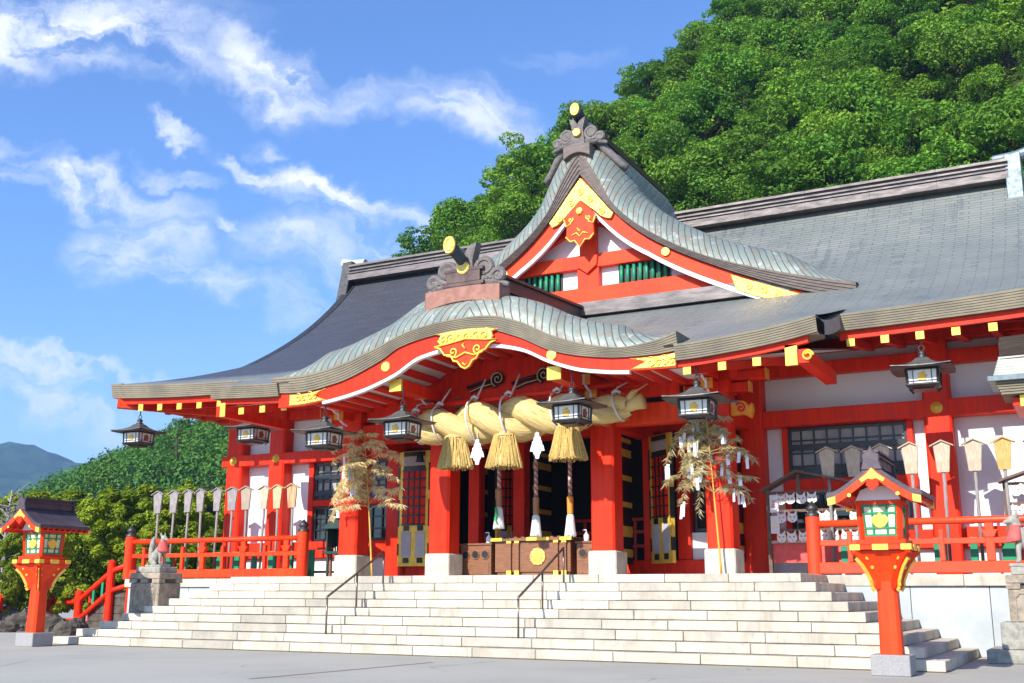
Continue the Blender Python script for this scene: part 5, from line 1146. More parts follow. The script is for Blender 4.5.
# ================================================================== WOODEN PLAQUES ON POLES
def board_proto(mat):
    t = empty('pole_plaque', (0, 0, 0), 'x', 'plaque', 'wooden plaques on poles')
    mb = MB(); mb.tube([(0, .03, 0), (0, .03, 2.2)], .036, 8); mb.build('pole', PLQ_G, t, smooth=True)
    mb = MB(); mb.extr([(-.125, 2.04), (.125, 2.04), (.175, 2.62), (0, 2.71), (-.175, 2.62)], (0, -.03, 0), (1, 0, 0), (0, 0, 1), (0, .05, 0)); mb.build('plaque_board', mat, t, bevel=.006)
    for sx in (-1, 1): mb = MB(); mb.beam((0, -.01, 2.775), (sx*.31, -.01, 2.635), .12, .03, (0, 1, 0)) if False else mb.extr([(0, 2.715), (sx*.25, 2.60), (sx*.25, 2.625), (0, 2.748)], (0, -.07, 0), (1, 0, 0), (0, 0, 1), (0, .12, 0)); mb.build('plaque_roof', mat, t)
    return t
ordn = ['leftmost', 'second', 'third', 'fourth', 'fifth', 'sixth', 'seventh', 'eighth', 'ninth', 'tenth']
protos = {}
def place_plaque(key, mat, x, y, z, lb, s_, grp):
    if key not in protos: protos[key] = board_proto(mat); o = protos[key]
    else: o = copy_tree(protos[key])
    o.location = (x, y, z); o['label'] = lb; o['group'] = grp; o.scale = (s_, s_, s_); o.rotation_euler = (R(random.uniform(-1.2, 1.2)), R(random.uniform(-1.5, 1.5)), R(random.uniform(-8, 8)))
kinds = ['g']*6+['w', 't', 'o', 'o2']
nm = {'g': 'weathered grey', 'w': 'grey-brown', 't': 'tan', 'o': 'golden tan', 'o2': 'warm striped'}
mt_ = {'g': PLQ_G, 'w': simple('grey_brown_wood', (.40, .33, .25), (.30, .24, .18), 9, .85, .2, 0, .006, 24, .1, (5, 5, .7)), 't': PLQ_P, 'o': PLQ_T, 'o2': simple('striped_wood', (.64, .46, .26), (.34, .16, .07), 3, .8, .2, 0, .006, 24, 0, (6, 6, .6)), 'p': PLQ_P, 'f': PLQ_O}
for i, k in enumerate(kinds):
    x = -13.28+i*.587
    place_plaque(k, mt_[k], x, 3.3, 1.585, '%s wooden plaque on a pole, %s of the ten in the left row' % (nm[k], ordn[i] if i < 9 else 'last'), 1.0, 'wooden plaques in the left row')
rx = [7.24, 7.83, 8.42, 9.03, 9.66, 10.31, 10.92, 11.55]
for i, x in enumerate(rx):
    k = 'f' if i == 6 else 'p'
    place_plaque('r'+k, mt_[k], x, 3.3, 1.585+.17, '%s wooden plaque on a pole, %s of the right row' % ('fresh orange' if k == 'f' else 'pale', ordn[i]), 1.0, 'wooden plaques in the right row')

# ================================================================== PLAQUE RACKS
INK = simple('ink_marks', (.05, .04, .05), (.04, .03, .04)); EMAW = simple('white_fox_plaque', (.80, .77, .72), (.74, .68, .58), 6, .7); INKR = simple('red_ink', (.65, .06, .04), (.55, .05, .04))
def rack(x0, x1, y, pk, lb, rows):
    t = empty('plaque_rack', ((x0+x1)/2, y, FLOOR), lb, 'rack', 'racks for fox plaques'); c = (x0+x1)/2; G = IRON
    WR = MATS.get('rack_wood') or simple('rack_wood', (.16, .105, .07), (.11, .075, .05), 6, .7)
    for x in (x0, x1): mb = MB(); mb.box(x-c-.04, x-c+.04, -.04, .04, 0, 1.98); mb.build('rack_post', WR, t)
    mb = MB(); mb.box(pk-c-.04, pk-c+.04, -.03, .03, 1.8, 2.30); mb.build('king_post', WR, t)
    for xa in (x0-.12, x1+.12): mb = MB(); mb.beam((pk-c, 0, 2.36), (xa-c, 0, 1.93), .5, .045, (0, 0, 1)); mb.build('roof_board', WR, t)
    for z in rows+[.74]: mb = MB(); mb.box(x0-c+.04, x1-c-.04, -.025, .025, z, z+.06); mb.build('rack_bar', WR if z > .8 else PLQ_P, t)
    mb = MB(); mb.box(x0-c+.04, x1-c-.04, .06, .09, .30, .74); mb.build('rack_back', BIB, t)
rack(5.78, 8.15, 3.45, 6.5, 'brown wooden rack with pointed roof hung with white fox plaques, by the right newel post', [1.86, 1.44, 1.0])
rack(10.85, 13.2, 3.45, 12.0, 'brown wooden rack with white plaques behind the right fox statue', [1.86, 1.44, 1.0])
def fox_plaque():
    t = empty('fox_plaque', (0, 0, 0), 'x', 'plaque')
    mb = MB(); mb.extr([(-.03, 0), (.03, 0), (.10, .045), (.105, .12), (.09, .16), (.095, .25), (.03, .185), (-.03, .185), (-.095, .25), (-.09, .16), (-.105, .12), (-.10, .045)], (0, -.012, 0), (1, 0, 0), (0, 0, 1), (0, .012, 0)); p_ = mb.build('plaque_face', EMAW, t)
    for sx in (-1, 1): mb = MB(); mb.extr([(sx*.02, .10), (sx*.06, .115), (sx*.065, .135), (sx*.025, .118)], (0, -.015, 0), (1, 0, 0), (0, 0, 1), (0, .004, 0)); mb.build('eye_mark', INK, p_)
    mb = MB(); mb.extr([(-.02, .03), (.02, .03), (0, .055)], (0, -.015, 0), (1, 0, 0), (0, 0, 1), (0, .004, 0)); mb.build('nose_mark', INKR, p_)
    mb = MB(); mb.tube([(0, -.006, .18), (.01, -.004, .25), (0, .0, .29)], .006, 4); mb.build('plaque_string', INKR, t)
    return t
fp = fox_plaque(); first = True
for rk_, (xa, n_, grp, lb) in enumerate(((6.08, 9, 'fox plaques on the left rack', 'small white fox-faced plaque on the rack behind the right newel post'), (11.05, 7, 'fox plaques on the right rack', 'small white fox-faced plaque on the rack behind the right fox statue'))):
    for zi, z in enumerate((1.86, 1.44, 1.0)):
        for i in range(n_):
            if random.random() < .08: continue
            o = fp if first else copy_tree(fp); first = False
            o.location = (xa+i*.235+random.uniform(-.02, .02), 3.41-.01*(i % 2), FLOOR+z-.24+random.uniform(-.01, .01)); o.rotation_euler = (R(random.uniform(-4, 4)), R(random.uniform(-5, 5)), R(random.uniform(-10, 10))); o.scale = (1.08,)*3; o['label'] = lb; o['group'] = grp
for z, lb, ink in ((1.56, 'paper notice with red writing at the top left of the fox plaque rack', INKR), (1.08, 'paper notice with ochre writing below the red one on the fox plaque rack', GOLDP)):
    t = empty('paper_notice', (5.93, 3.40, FLOOR+z-.12), lb, 'notice'); mb = MB(); mb.box(-.10, .10, -.01, 0, 0, .40); p_ = mb.build('notice_sheet', WHITE, t)
    for i in range(4): mb = MB(); mb.box(-.06+.012*(i % 3), .06-.02*(i % 2), -.013, -.0102, .12+i*.045, .14+i*.045); mb.build('notice_line', ink, p_)

# ================================================================== FOX STATUES AND PEDESTALS
def blob_mesh(name, items, mat, parent, vox=.02, smooth=True):
    mb = MB()
    for it in items:
        if it[0] == 'tube': mb.tube(it[1], it[2], 14)
        else:
            _, c, r_ = it; n = 14; prof = [(max(1e-3, math.sin(math.pi*i/10)), -math.cos(math.pi*i/10)) for i in range(11)]; o = len(mb.v); mb.lathe(prof, (0, 0, 0), n)
            for i in range(o, len(mb.v)): v = mb.v[i]; mb.v[i] = (c[0]+v[0]*r_[0], c[1]+v[1]*r_[1], c[2]+v[2]*r_[2])
    o = mb.build(name, mat, parent); m_ = o.modifiers.new('remesh', 'REMESH'); m_.mode = 'VOXEL'; m_.voxel_size = vox; m_.use_smooth_shade = True
    s_ = o.modifiers.new('smooth', 'SMOOTH'); s_.factor = .5; s_.iterations = 3; return o
def fox(x, y, z, rz, sc_, lb):
    t = empty('fox_statue', (x, y, z), lb, 'statue', 'stone fox statues by the stair', rz); t.scale = (sc_,)*3
    mb = MB(); mb.box(-.34, .34, -.18, .18, 0, .06); mb.build('statue_base', STATUE, t, bevel=.015)
    it = [('tube', [(-.16, 0, .20), (-.08, 0, .30), (.04, 0, .44), (.12, 0, .56), (.16, 0, .66)], [.15, .155, .125, .105, .08]),   # trunk, sitting
          ('ell', (-.14, .08, .18), (.15, .08, .13)), ('ell', (-.14, -.08, .18), (.15, .08, .13)),                                     # haunches
          ('tube', [(-.12, .10, .09), (.04, .11, .085), (.08, .11, .08)], [.055, .045, .04]), ('tube', [(-.12, -.10, .09), (.04, -.11, .085), (.08, -.11, .08)], [.055, .045, .04]),
          ('tube', [(.13, .07, .48), (.17, .07, .28), (.17, .07, .10), (.22, .07, .085)], [.06, .045, .038, .035]), ('tube', [(.13, -.07, .48), (.17, -.07, .28), (.17, -.07, .10), (.22, -.07, .085)], [.06, .045, .038, .035]),
          ('tube', [(.14, 0, .60), (.17, 0, .74)], [.085, .075]), ('ell', (.20, 0, .79), (.105, .085, .085)), ('tube', [(.24, 0, .78), (.32, 0, .755), (.375, 0, .745)], [.062, .042, .024]),
          ('tube', [(.16, .055, .84), (.145, .07, .92), (.14, .075, .97)], [.035, .024, .008]), ('tube', [(.16, -.055, .84), (.145, -.07, .92), (.14, -.075, .97)], [.035, .024, .008]),
          ('tube', [(-.26, 0, .14), (-.32, 0, .28), (-.30, 0, .46), (-.27, 0, .62), (-.25, 0, .78), (-.235, 0, .86)], [.05, .07, .085, .085, .055, .015])]
    blob_mesh('fox_body', it, STATUE, t)
    P = []
    for k in range(11):
        a = -1.9+3.8*k/10; row = []
        for j in range(6):
            f = j/5; r = .095+.075*f+.012*math.sin(5*a)*f; row.append((.15+.03*f+r*math.cos(a)*1.0, r*math.sin(a), .69-.26*f-.03*math.cos(a)*f))
        P.append(row)
    mb = MB(); mb.grid(P); o = mb.build('red_bib', BIB, t, smooth=True); s_ = o.modifiers.new('solid', 'SOLIDIFY'); s_.thickness = .015
    mb = MB(); mb.tube([(.155+.095*math.cos(a), .095*math.sin(a), .69) for a in np.linspace(0, 2*math.pi, 18)], .014, 6, False); mb.build('bib_cord', BIB, t)
def pedestal(x0, x1, y0, y1, zt, lb, zlow=0, stepped=False):
    cx, cy = (x0+x1)/2, (y0+y1)/2; t = empty('stone_pedestal', (cx, cy, 0), lb, 'pedestal', 'carved pedestals of the fox statues'); hx, hy = (x1-x0)/2, (y1-y0)/2
    mb = MB(); mb.box(-hx, hx, -hy, hy, zlow, zt-.40); b_ = mb.build('pedestal_body', STONE_P, t, bevel=.02)
    mb = MB(); fr_in = [(-hx+.12, zt-1.0), (-hx+.2, zt-1.08), (hx-.2, zt-1.08), (hx-.12, zt-1.0), (hx-.12, zt-.56), (hx-.2, zt-.48), (-hx+.2, zt-.48), (-hx+.12, zt-.56), (-hx+.12, zt-1.0)]
    mb.tube([(a, -hy-.006, b) for a, b in fr_in], .018, 6); mb.build('carved_border', STONE_P, b_)
    if not stepped:
        mb = MB(); rr_ = random.Random(3)
        for i in range(9): mb.tube([(a, -hy-.004, b) for a, b in spiral(rr_.uniform(-hx+.22, hx-.22), zt-rr_.uniform(.6, .95), rr_.uniform(.06, .13), 1.2, rr_.uniform(0, 6), rr_.choice((-1, 1)))], .018, 6)
        mb.build('carved_relief', STONE_P, b_)
    mb = MB(); mb.box(-hx+.05, hx-.05, -hy+.05, hy-.05, zt-.40, zt-.30); mb.build('pedestal_neck', JOINT, t)
    for sx in (-1, 0, 1):
        for sy in (-1, 1): mb = MB(); mb.box(sx*(hx-.1)-.12, sx*(hx-.1)+.12, sy*(hy-.08)-.1, sy*(hy-.08)+.1, zt-.398, zt-.302); mb.build('foot', STONE_P, t)
    mb = MB(); mb.box(-hx-.02, hx+.02, -hy-.02, hy+.02, zt-.30, zt-.15); mb.build('pedestal_ledge', STONE_P, t, bevel=.015)
    mb = MB(); mb.box(-hx+.08, hx-.08, -hy+.07, hy-.07, zt-.149, zt); mb.build('pedestal_cap', STATUE, t, bevel=.015)
    if stepped:
        for e, z0, z1 in ((.17, .24, .72), (.42, 0, .24)): mb = MB(); mb.box(-hx-e, hx+e, -hy-e, hy+e, z0+.001, z1); mb.build('pedestal_step', STATUE, t, bevel=.015)
pedestal(-9.28, -8.30, -1.42, -.66, 1.86, 'square carved brown stone pedestal under the left fox statue, set into the steps')
fox(-8.77, -1.04, 1.86, R(-6), .90, 'grey stone fox with raised tail and red bib on the left pedestal')
pedestal(10.92, 11.9, .55, 1.5, 1.72, 'tall stone pedestal on two steps under the right fox statue', .72, True)
fox(11.33, 1.02, 1.72, R(186), 1.12, 'grey stone fox with red bib on the right pedestal, facing left')

# ================================================================== DRY BAMBOO WITH PAPER STRIPS
STRIPC = [SHIDE, simple('pink_paper', (.75, .45, .42), (.7, .4, .38)), simple('pale_blue_paper', (.45, .55, .75), (.4, .5, .7)), simple('straw_paper', (.75, .6, .3), (.7, .55, .28))]
BPOLE = simple('yellow_bamboo', (.72, .42, .06), (.62, .34, .05), 6, .4)
def bamboo(x, y, lb, box, nleaf, npaper, tilt, seed, spread):
    r_ = random.Random(seed); t = empty('bamboo_branch', (x, y, FLOOR), lb, 'bamboo', 'dry bamboo tied to the porch columns')
    mb = MB(); top = 3.75; pts = [(tilt*z, .02*math.sin(z), z) for z in np.linspace(0.02, top, 12)]; mb.tube(pts, [.027-.0055*z for z in np.linspace(0, top, 12)], 8); mb.build('bamboo_pole', BPOLE, t, smooth=True)
    tw = MB(); lf = MB(); ends = []
    for i in range(56):
        z0 = r_.uniform(1.7, top); an = r_.choice([r_.uniform(2.0, 4.2), r_.uniform(2.0, 4.2), r_.uniform(-.7, .7), r_.uniform(0, 6.28)]); L = r_.uniform(.35, 1.0)*spread*(1.25-.18*(z0-1.7)); c, s_ = math.cos(an), math.sin(an)*.55
        hu, hd = r_.uniform(.05, .5), r_.uniform(-.15, .45); p = [(tilt*z0, 0, z0), (tilt*z0+c*L*.5, s_*L*.5, z0+hu*L*.7), (tilt*z0+c*L*.9, s_*L*.9, z0+hu*L*.6-.05), (tilt*z0+c*L*1.1, s_*L*1.1, z0-hd*L)]
        tw.tube(p, [.010, .008, .006, .003], 4, False)
        for _ in range(nleaf):
            f = r_.uniform(.2, 1.0)*3; k = min(2, int(f)); f -= k; q = np.array(p[k])*(1-f)+np.array(p[k+1])*f; l = r_.uniform(.10, .22); a2 = r_.uniform(0, 6.28); out = np.array((math.cos(a2)*.55, math.sin(a2)*.55, -r_.uniform(.1, 1.0))); out /= np.linalg.norm(out); sd = np.cross(out, (math.sin(a2), -math.cos(a2), .2)); sd = sd/np.linalg.norm(sd)*r_.uniform(.007, .012)
            lf.add([q, q+out*l*.4+sd, q+out*l, q+out*l*.4-sd], [(0, 1, 2, 3)])
        ends.append(p)
    tw.build('bamboo_twigs', simple('dry_twig', (.42, .30, .12), (.34, .24, .10)) if 'dry_twig' not in MATS else MATS['dry_twig'], t)
    tag(lf.build('bamboo_leaves', LEAF_DRY, t), kind='stuff')
    for i in range(npaper):
        p = r_.choice(ends); f = r_.uniform(.3, 1); q = np.array(p[1])*(1-f)+np.array(p[3])*f; h = r_.uniform(.20, .34); w = r_.uniform(.055, .085)
        mb = MB(); a2 = r_.uniform(-.8, .8); ax = (math.cos(a2), math.sin(a2), 0); dn = (r_.uniform(-.15, .15), r_.uniform(-.12, .12), -1)
        mb.extr([(-w/2, 0), (w/2, 0), (w/2, h), (-w/2, h)], q, ax, dn, np.array((-math.sin(a2), math.cos(a2), 0))*.004); mb.build('paper_strip', STRIPC[0] if r_.random() < .66 else r_.choice(STRIPC), t)
bamboo(-4.02, 1.62, 'dry straw-coloured bamboo with few papers tied to the left outer column', None, 95, 8, -.10, 5, 1.0)
bamboo(5.16, 1.62, 'dry bamboo thick with white paper strips tied to the right outer column', None, 80, 70, -.06, 9, .9)

# ================================================================== SMALL THINGS ON THE PLATFORM
tb = empty('side_table', (-6.95, 3.5, FLOOR), 'dark-legged red-topped table behind the left newel post', 'table')
mb = MB(); mb.box(-.62, .42, -.25, .25, .80, .86); mb.build('table_top', RED, tb, bevel=.01)
for sx in (-.56, .36):
    for sy in (-.2, .2): mb = MB(); mb.box(sx-.03, sx+.03, sy-.03, sy+.03, 0, .80); mb.build('leg', WOOD, tb)
for sy in (-.2, .2): mb = MB(); mb.box(-.53, .33, sy-.02, sy+.02, .16, .22); mb.build('stretcher', WOOD, tb)
cb = empty('glazed_cabinet', (-6.25, 3.3, FLOOR), 'dark green metal cabinet with a little roof and candle window, behind the left bamboo', 'cabinet')
CABG = simple('dark_green_metal', (.02, .045, .035), (.03, .06, .045), 4, .45)
for sx in (-.3, .3):
    for sy in (-.2, .2): mb = MB(); mb.box(sx-.03, sx+.03, sy-.03, sy+.03, 0, .66); mb.build('leg', CABG, cb)
mb = MB(); mb.box(-.4, .4, -.28, .28, .66, .74); mb.build('cabinet_shelf', CABG, cb, bevel=.01)
mb = MB(); mb.box(-.36, .36, .18, .24, .74, 1.35); mb.box(-.36, -.31, -.24, .18, .74, 1.35); mb.box(.31, .36, -.24, .18, .74, 1.35); mb.build('cabinet_frame', CABG, cb)
mb = MB(); mb.extr([(-.48, 1.35), (.48, 1.35), (.3, 1.48), (.08, 1.60), (-.08, 1.60), (-.3, 1.48)], (0, -.34, 0), (1, 0, 0), (0, 0, 1), (0, .66, 0)); mb.build('cabinet_roof', CABG, cb, bevel=.01)
for i in range(7): mb = MB(); x = -.24+i*.08; mb.tube([(x, 0, .741), (x, 0, .741+.10+.03*(i % 3))], .014, 6); mb.build('candle', EMAW, cb)
bell = empty('hanging_bell', (-3.65, 3.2, 4.72), 'small dark bronze bell hanging beside the left door leaf', 'bell')
mb = MB(); mb.lathe([(.0, .26), (.06, .25), (.09, .18), (.10, .06), (.13, 0), (.11, 0)], n=14, cap=False); mb.build('bell_body', IRON, bell, smooth=True); mb = MB(); mb.tube([(0, 0, .26), (0, 0, .62)], .012, 6); mb.build('bell_cord', BLACK, bell)
# neighbouring roof corner at the right edge of the view, on its own posts
nb = empty('neighbouring_porch', (13.4, 2.2, FLOOR), 'corner of a lower porch roof, dark curved copper over thick layers, at the right edge', 'porch roof'); WINV[nb] = Matrix.Translation((-13.4, -2.2, -FLOOR))
NBX, NBY, dzn = 10.98, 1.1, .0
P = []
for k in range(14):
    f = k/13; a = f*math.pi/2; P.append([(NBX-.02+.32*math.sin(a)+(0 if j == 0 else 0), y_, 5.62+.62*math.sin(a)+.12*f) if False else (x_, NBY+.05+.55*(1-math.cos(a)), 5.72+.58*math.sin(a)+.03*(x_-11)) for j, x_ in enumerate((NBX+.16, 12, 13.2, 15.8))])
P.append([(NBX+.22, 3.3, 6.36), (12, 3.3, 6.4), (13.2, 3.3, 6.44), (15.8, 3.3, 6.5)])
mb = MB(); mb.grid(P); q_ = mb; part(mb, 'porch_roof_surface', simple('dark_bark_shingles', (.065, .048, .036), (.035, .027, .022), 3, .92, .08, 0, .02, 20, 0, (1, 1, 14)), nb, smooth=True)
mb = MB(); mb.extr([(NBY+.06, 5.5), (NBY+.06, 5.72), (NBY+.2, 6.12), (NBY+.6, 6.30), (3.3, 6.35), (3.3, 5.5)], (NBX+.155, 0, 0), (0, 1, 0), (0, 0, 1), (.05, 0, 0)); part(mb, 'roof_end', GEAVE, nb)
mb = MB()
for i in range(7): mb.box(NBX+.02+.018*i, 15.8, NBY-.02+.012*i, NBY+.6, 5.42+.055*i, 5.47+.055*i)
part(mb, 'layered_shingle_edge', simple('pale_grey_shingles', (.50, .49, .42), (.38, .38, .33), 3, .8, .2, 0, .01, 20), nb)
mb = MB(); mb.box(NBX-.10, 15.8, NBY-.10, NBY+1.2, 5.30, 5.41); part(mb, 'eave_board', TILE, nb, bevel=.01)
mb = MB()
for i in range(5): mb.box(NBX+.04+.02*i, 15.8, NBY+.0+.02*i, NBY+1.2, 5.255-.05*i, 5.295-.05*i)
part(mb, 'eave_layers', EAVE, nb)
mb = MB(); mb.box(NBX+.3, 15.6, NBY+.3, 3.2, 4.86, 5.0); part(mb, 'porch_beam', RED, nb); mb = MB(); mb.box(11.42, 11.50, NBY+.2, NBY+.28, 4.82, 5.04); part(mb, 'gilt_clip', GOLDP, nb)
for y_ in (1.5, 3.1): mb = MB(); mb.box(13.3, 13.6, y_-.15, y_+.15, FLOOR if y_ > 2.3 else 0, 4.86); part(mb, 'porch_post', RED, nb)
# bundle of pale cloth on the rear ridge
rc = empty('covered_ridge_end', (-1.0, 10.0, 13.4), 'small pale cylinder and cover on the rear ridge beside the front gable', 'ridge ornament')
mb = MB(); mb.tube([(-.95, -.1, -.05), (-.95, -.1, .42)], .07, 8); mb.build('pale_tube', MATS['pale_copper'], rc); mb = MB(); mb.extr([(-.8, 0), (1.2, .1), (1.2, .75), (.3, .5)], (0, -.1, 0), (1, 0, 0), (0, 0, 1), (0, .2, 0)); mb.build('pale_cover', simple('lavender_cover', (.60, .56, .68), (.5, .46, .6)), rc)

# ================================================================== GARDEN AT THE LEFT
GX0 = -15.0
for k, (y_, lb) in enumerate(((3.9, 'near red sloping handrail of the garden steps behind the left lantern'), (6.2, 'far red sloping handrail of the garden steps behind the left lantern'))):
    t = empty('garden_stair_rail', (-16.7, y_+1.6, -.25), lb, 'railing', 'red sloping rails of the garden steps'); dx = -.5*k
    mb = MB(); mb.tube([(.2+dx, 0, 2.45), (-.7+dx, 0, 2.2), (-2.2+dx, 0, 1.2), (-3.6+dx, 0, 1.1)], .10, 10); mb.build('hand_rail', RED, t, smooth=True)
    mb = MB(); mb.tube([(.2+dx, 0, 1.75), (-.7+dx, 0, 1.55), (-2.2+dx, 0, .55), (-3.6+dx, 0, .5)], .085, 10); mb.build('lower_rail', RED, t, smooth=True)
    for x, h in ((.2, 2.7), (-.75, 2.5), (-2.2, 1.5), (-3.6, 1.35)): mb = MB(); mb.lathe([(.14, -.0), (.14, h), (.05, h+.08)], (x+dx, 0, 0), 14); mb.build('rail_post', RED, t)
    for x in (-1.1, -1.5): mb = MB(); z = 2.2-(-.7-x)/1.5; mb.box(x+dx-.05, x+dx+.05, -.03, .03, z-.7, z-.1); mb.build('green_infill', GREEN, t)
t = empty('garden_steps', (-17.6, 6.6, -.25), 'shadowed stone steps between the red garden handrails', 'steps')
for i in range(6): mb = MB(); mb.box(-1.6+i*.34, 1.6, -1.0, 1.0, i*.26, (i+1)*.26-.002); mb.build('step', ROCK, t, bevel=.02)
rk_ = random.Random(21)
def rock(x, y, r, lb, sq=.7):
    bmv = []; mb = MB(); n, m_ = 12, 8; ph = [rk_.uniform(0, 6) for _ in range(6)]; rows = []
    for i in range(m_+1):
        th = math.pi*i/m_; row = []
        for k in range(n+1):
            a = 2*math.pi*(k % n)/n; q = 1+.16*math.sin(2*a+ph[0])*math.sin(th)+.12*math.sin(3*a+ph[1]+th*2)+.10*math.sin(5*th+ph[2]+a); row.append((r*q*math.sin(th)*math.cos(a), r*.85*q*math.sin(th)*math.sin(a), r*sq*(-math.cos(th))*q))
        rows.append(row)
    mb.grid(rows); o = mb.build('garden_rock', ROCK, smooth=False, loc=(x, y, r*sq*.55)); tag(o, lb, 'rock', 'rocks along the garden edge'); return o
RK = [(-17.6, 3.0, .55, 'grey garden rock right of the left lantern post'), (-16.4, 2.4, .5, 'dark garden rock below the red garden rail'), (-15.2, 2.2, .42, 'low dark rock against the end of the steps'), (-19.0, 3.4, .6, 'rounded garden rock just behind the left lantern base'), (-20.6, 3.8, .75, 'pale garden rock at the foot of the sign'), (-22.2, 4.6, .9, 'largest garden rock at the left edge'), (-14.4, 1.2, .38, 'small dark rock beside the lowest step end'), (-21.0, 2.6, .5, 'flat brown rock in front of the sign'), (-18.4, 2.3, .34, 'smallest rock on the plaza edge behind the lantern'), (-23.5, 3.6, .7, 'half-cut grey rock at the left frame edge')]
for q in RK: rock(*q)
sg = empty('notice_board', (-19.9, 2.2, 0), 'pale grey notice board with a red stripe on thin posts at the left edge', 'sign')
mb = MB(); mb.box(-1.1, .62, -.03, .03, 1.05, 1.75); bd = mb.build('board_panel', simple('pale_grey_board', (.60, .58, .56), (.54, .52, .50)), sg)
mb = MB(); mb.box(-1.08, .45, -.036, -.031, 1.18, 1.26); mb.build('red_stripe', INKR, bd)
for x in (-.9, .5): mb = MB(); mb.box(x-.03, x+.03, .031, .08, 0, 1.6); mb.build('board_post', STEEL, sg)
fe = empty('low_red_fence', (-21.0, 3.5, 0), 'low red timber fence close behind the pale notice board', 'fence')
for i in range(4): mb = MB(); mb.box(-1.6+i*.72, -1.42+i*.72, -.07, .07, 0, 1.15); mb.build('fence_post', RED, fe)
for z in (.55, 1.05): mb = MB(); mb.box(-1.75, .9, -.045, .045, z, z+.12); mb.build('fence_rail', RED, fe)

# ================================================================== TREES
def leaf_mesh(name, clumps, per, size, mat, rs, flat=.6, droop=0.0):
    # many small leaf faces gathered in clumps through the crown's volume
    V, F = [], []; n = 0
    for (c, r, up_) in clumps:
        k = int(per*(r[0]/clumps[0][1][0])**2)
        d = rs.normal(size=(k, 3)); d /= np.linalg.norm(d, axis=1)[:, None]; rad = rs.uniform(.45, 1.0, k)**.5
        p = np.array(c)+d*rad[:, None]*np.array(r)
        nrm = d*.8+np.array((0, 0, up_))+rs.normal(size=(k, 3))*flat; nrm /= np.linalg.norm(nrm, axis=1)[:, None]
        t1 = np.cross(nrm, rs.normal(size=(k, 3))+droop*3*np.stack([d[:, 1], -d[:, 0], d[:, 2]*0], 1)); t1 /= np.linalg.norm(t1, axis=1)[:, None]; t2 = np.cross(nrm, t1)
        s_ = (size*rs.uniform(.55, 1.25, k))[:, None]
        t1d = t1-np.array((0, 0, droop)); q = np.stack([p-t1d*s_*.5, p+t2*s_*.26, p+t1d*s_*.5, p-t2*s_*.26], 1)
        V.append(q.reshape(-1, 3)); n += k
    V = np.concatenate(V); me = bpy.data.meshes.new(name); me.vertices.add(len(V)); me.vertices.foreach_set('co', V.ravel().astype(np.float32))
    me.loops.add(4*n); me.loops.foreach_set('vertex_index', np.arange(4*n, dtype=np.int32)); me.polygons.add(n); me.polygons.foreach_set('loop_start', np.arange(0, 4*n, 4, dtype=np.int32)); me.polygons.foreach_set('loop_total', np.full(n, 4, np.int32))
    me.materials.append(mat); me.update(calc_edges=True); return me
def trunk_mb(h, r, rs, clumps, lean=0.0):
    mb = MB(); pts = [(lean*z*z*.05+.08*math.sin(z*1.3), .06*math.sin(z+1), z) for z in np.linspace(-.6, h, 7)]; mb.tube(pts, [r*(1-.75*i/6) for i in range(7)], 8)
    for (c, r_, u_) in clumps[:9]:
        i = rs.integers(2, 6); p0 = np.array(pts[i]); c = np.array(c); mb.tube([p0, (p0+c)/2+np.array((0, 0, -.1)), c], [r*.35, r*.22, r*.07], 5, False)
    return mb
def make_tree(name, seed, kind):
    rs = np.random.default_rng(seed); clumps = []
    if kind == 'broad':
        H_, Rr = 5.2, 2.5; clumps.append(((0, 0, 3.7), (1.7, 1.7, 1.4), .6))
        for i in range(26):
            a, b = rs.uniform(0, 2*math.pi), math.acos(rs.uniform(-.35, 1)); k = rs.uniform(.7, 1.05); c = (Rr*k*math.sin(b)*math.cos(a), Rr*k*math.sin(b)*math.sin(a), 3.5+1.9*k*math.cos(b)); s_ = rs.uniform(.6, 1.05); clumps.append((c, (s_, s_, s_*.72), .7))
        per, size, mat, tr = 760, .29, LEAF_HILL, .20
    elif kind == 'tiered':
        H_, Rr = 6.0, 2.2; clumps.append(((0, 0, 3.6), (1.5, 1.5, 1.5), .8))
        for i in range(30):
            z = rs.uniform(1.8, 6.2); a = rs.uniform(0, 2*math.pi); rr_ = (1.15-.16*(z-1.8))*rs.uniform(.7, 1.15)*2.0; s_ = rs.uniform(.55, .9); clumps.append(((rr_*math.cos(a), rr_*math.sin(a), z), (s_, s_, s_*.42), 1.0))
        per, size, mat, tr = 640, .27, LEAF_HILL, .2
    elif kind == 'plume':
        H_, Rr = 4.6, 1.6; clumps.append(((0, 0, 2.4), (.8, .8, 1.3), .4))
        for i in range(74):
            z = rs.uniform(.6, 4.7); a = rs.uniform(0, 2*math.pi); rr_ = Rr*math.sqrt(max(.03, 1-((z-2.3)/2.6)**2))*rs.uniform(.55, 1.2); s_ = rs.uniform(.20, .40); clumps.append(((rr_*math.cos(a), rr_*math.sin(a), z), (s_, s_, s_*.62), .9))
            if rs.random() < .5: clumps.append(((rr_*math.cos(a)*1.05, rr_*math.sin(a)*1.05, z+s_*.55), (s_*.35, s_*.35, s_*.6), .9))
        per, size, mat, tr = 2000, .15, LEAF_NEAR, .12
    cr = bpy.data.objects.new('crown', leaf_mesh('crown', clumps, per, size, mat, rs)); COL.objects.link(cr)
    t = empty(name, (0, 0, 0), 'x', 'tree'); cr.parent = t
    trunk_mb(H_*.75, tr, rs, clumps[1:]).build('trunk', BARK, t, smooth=True); return t
P_B = [make_tree('broadleaf_tree', 100+i, 'broad') for i in range(4)]; P_T = [make_tree('tiered_tree', 200+i, 'tiered') for i in range(2)]
used = set()
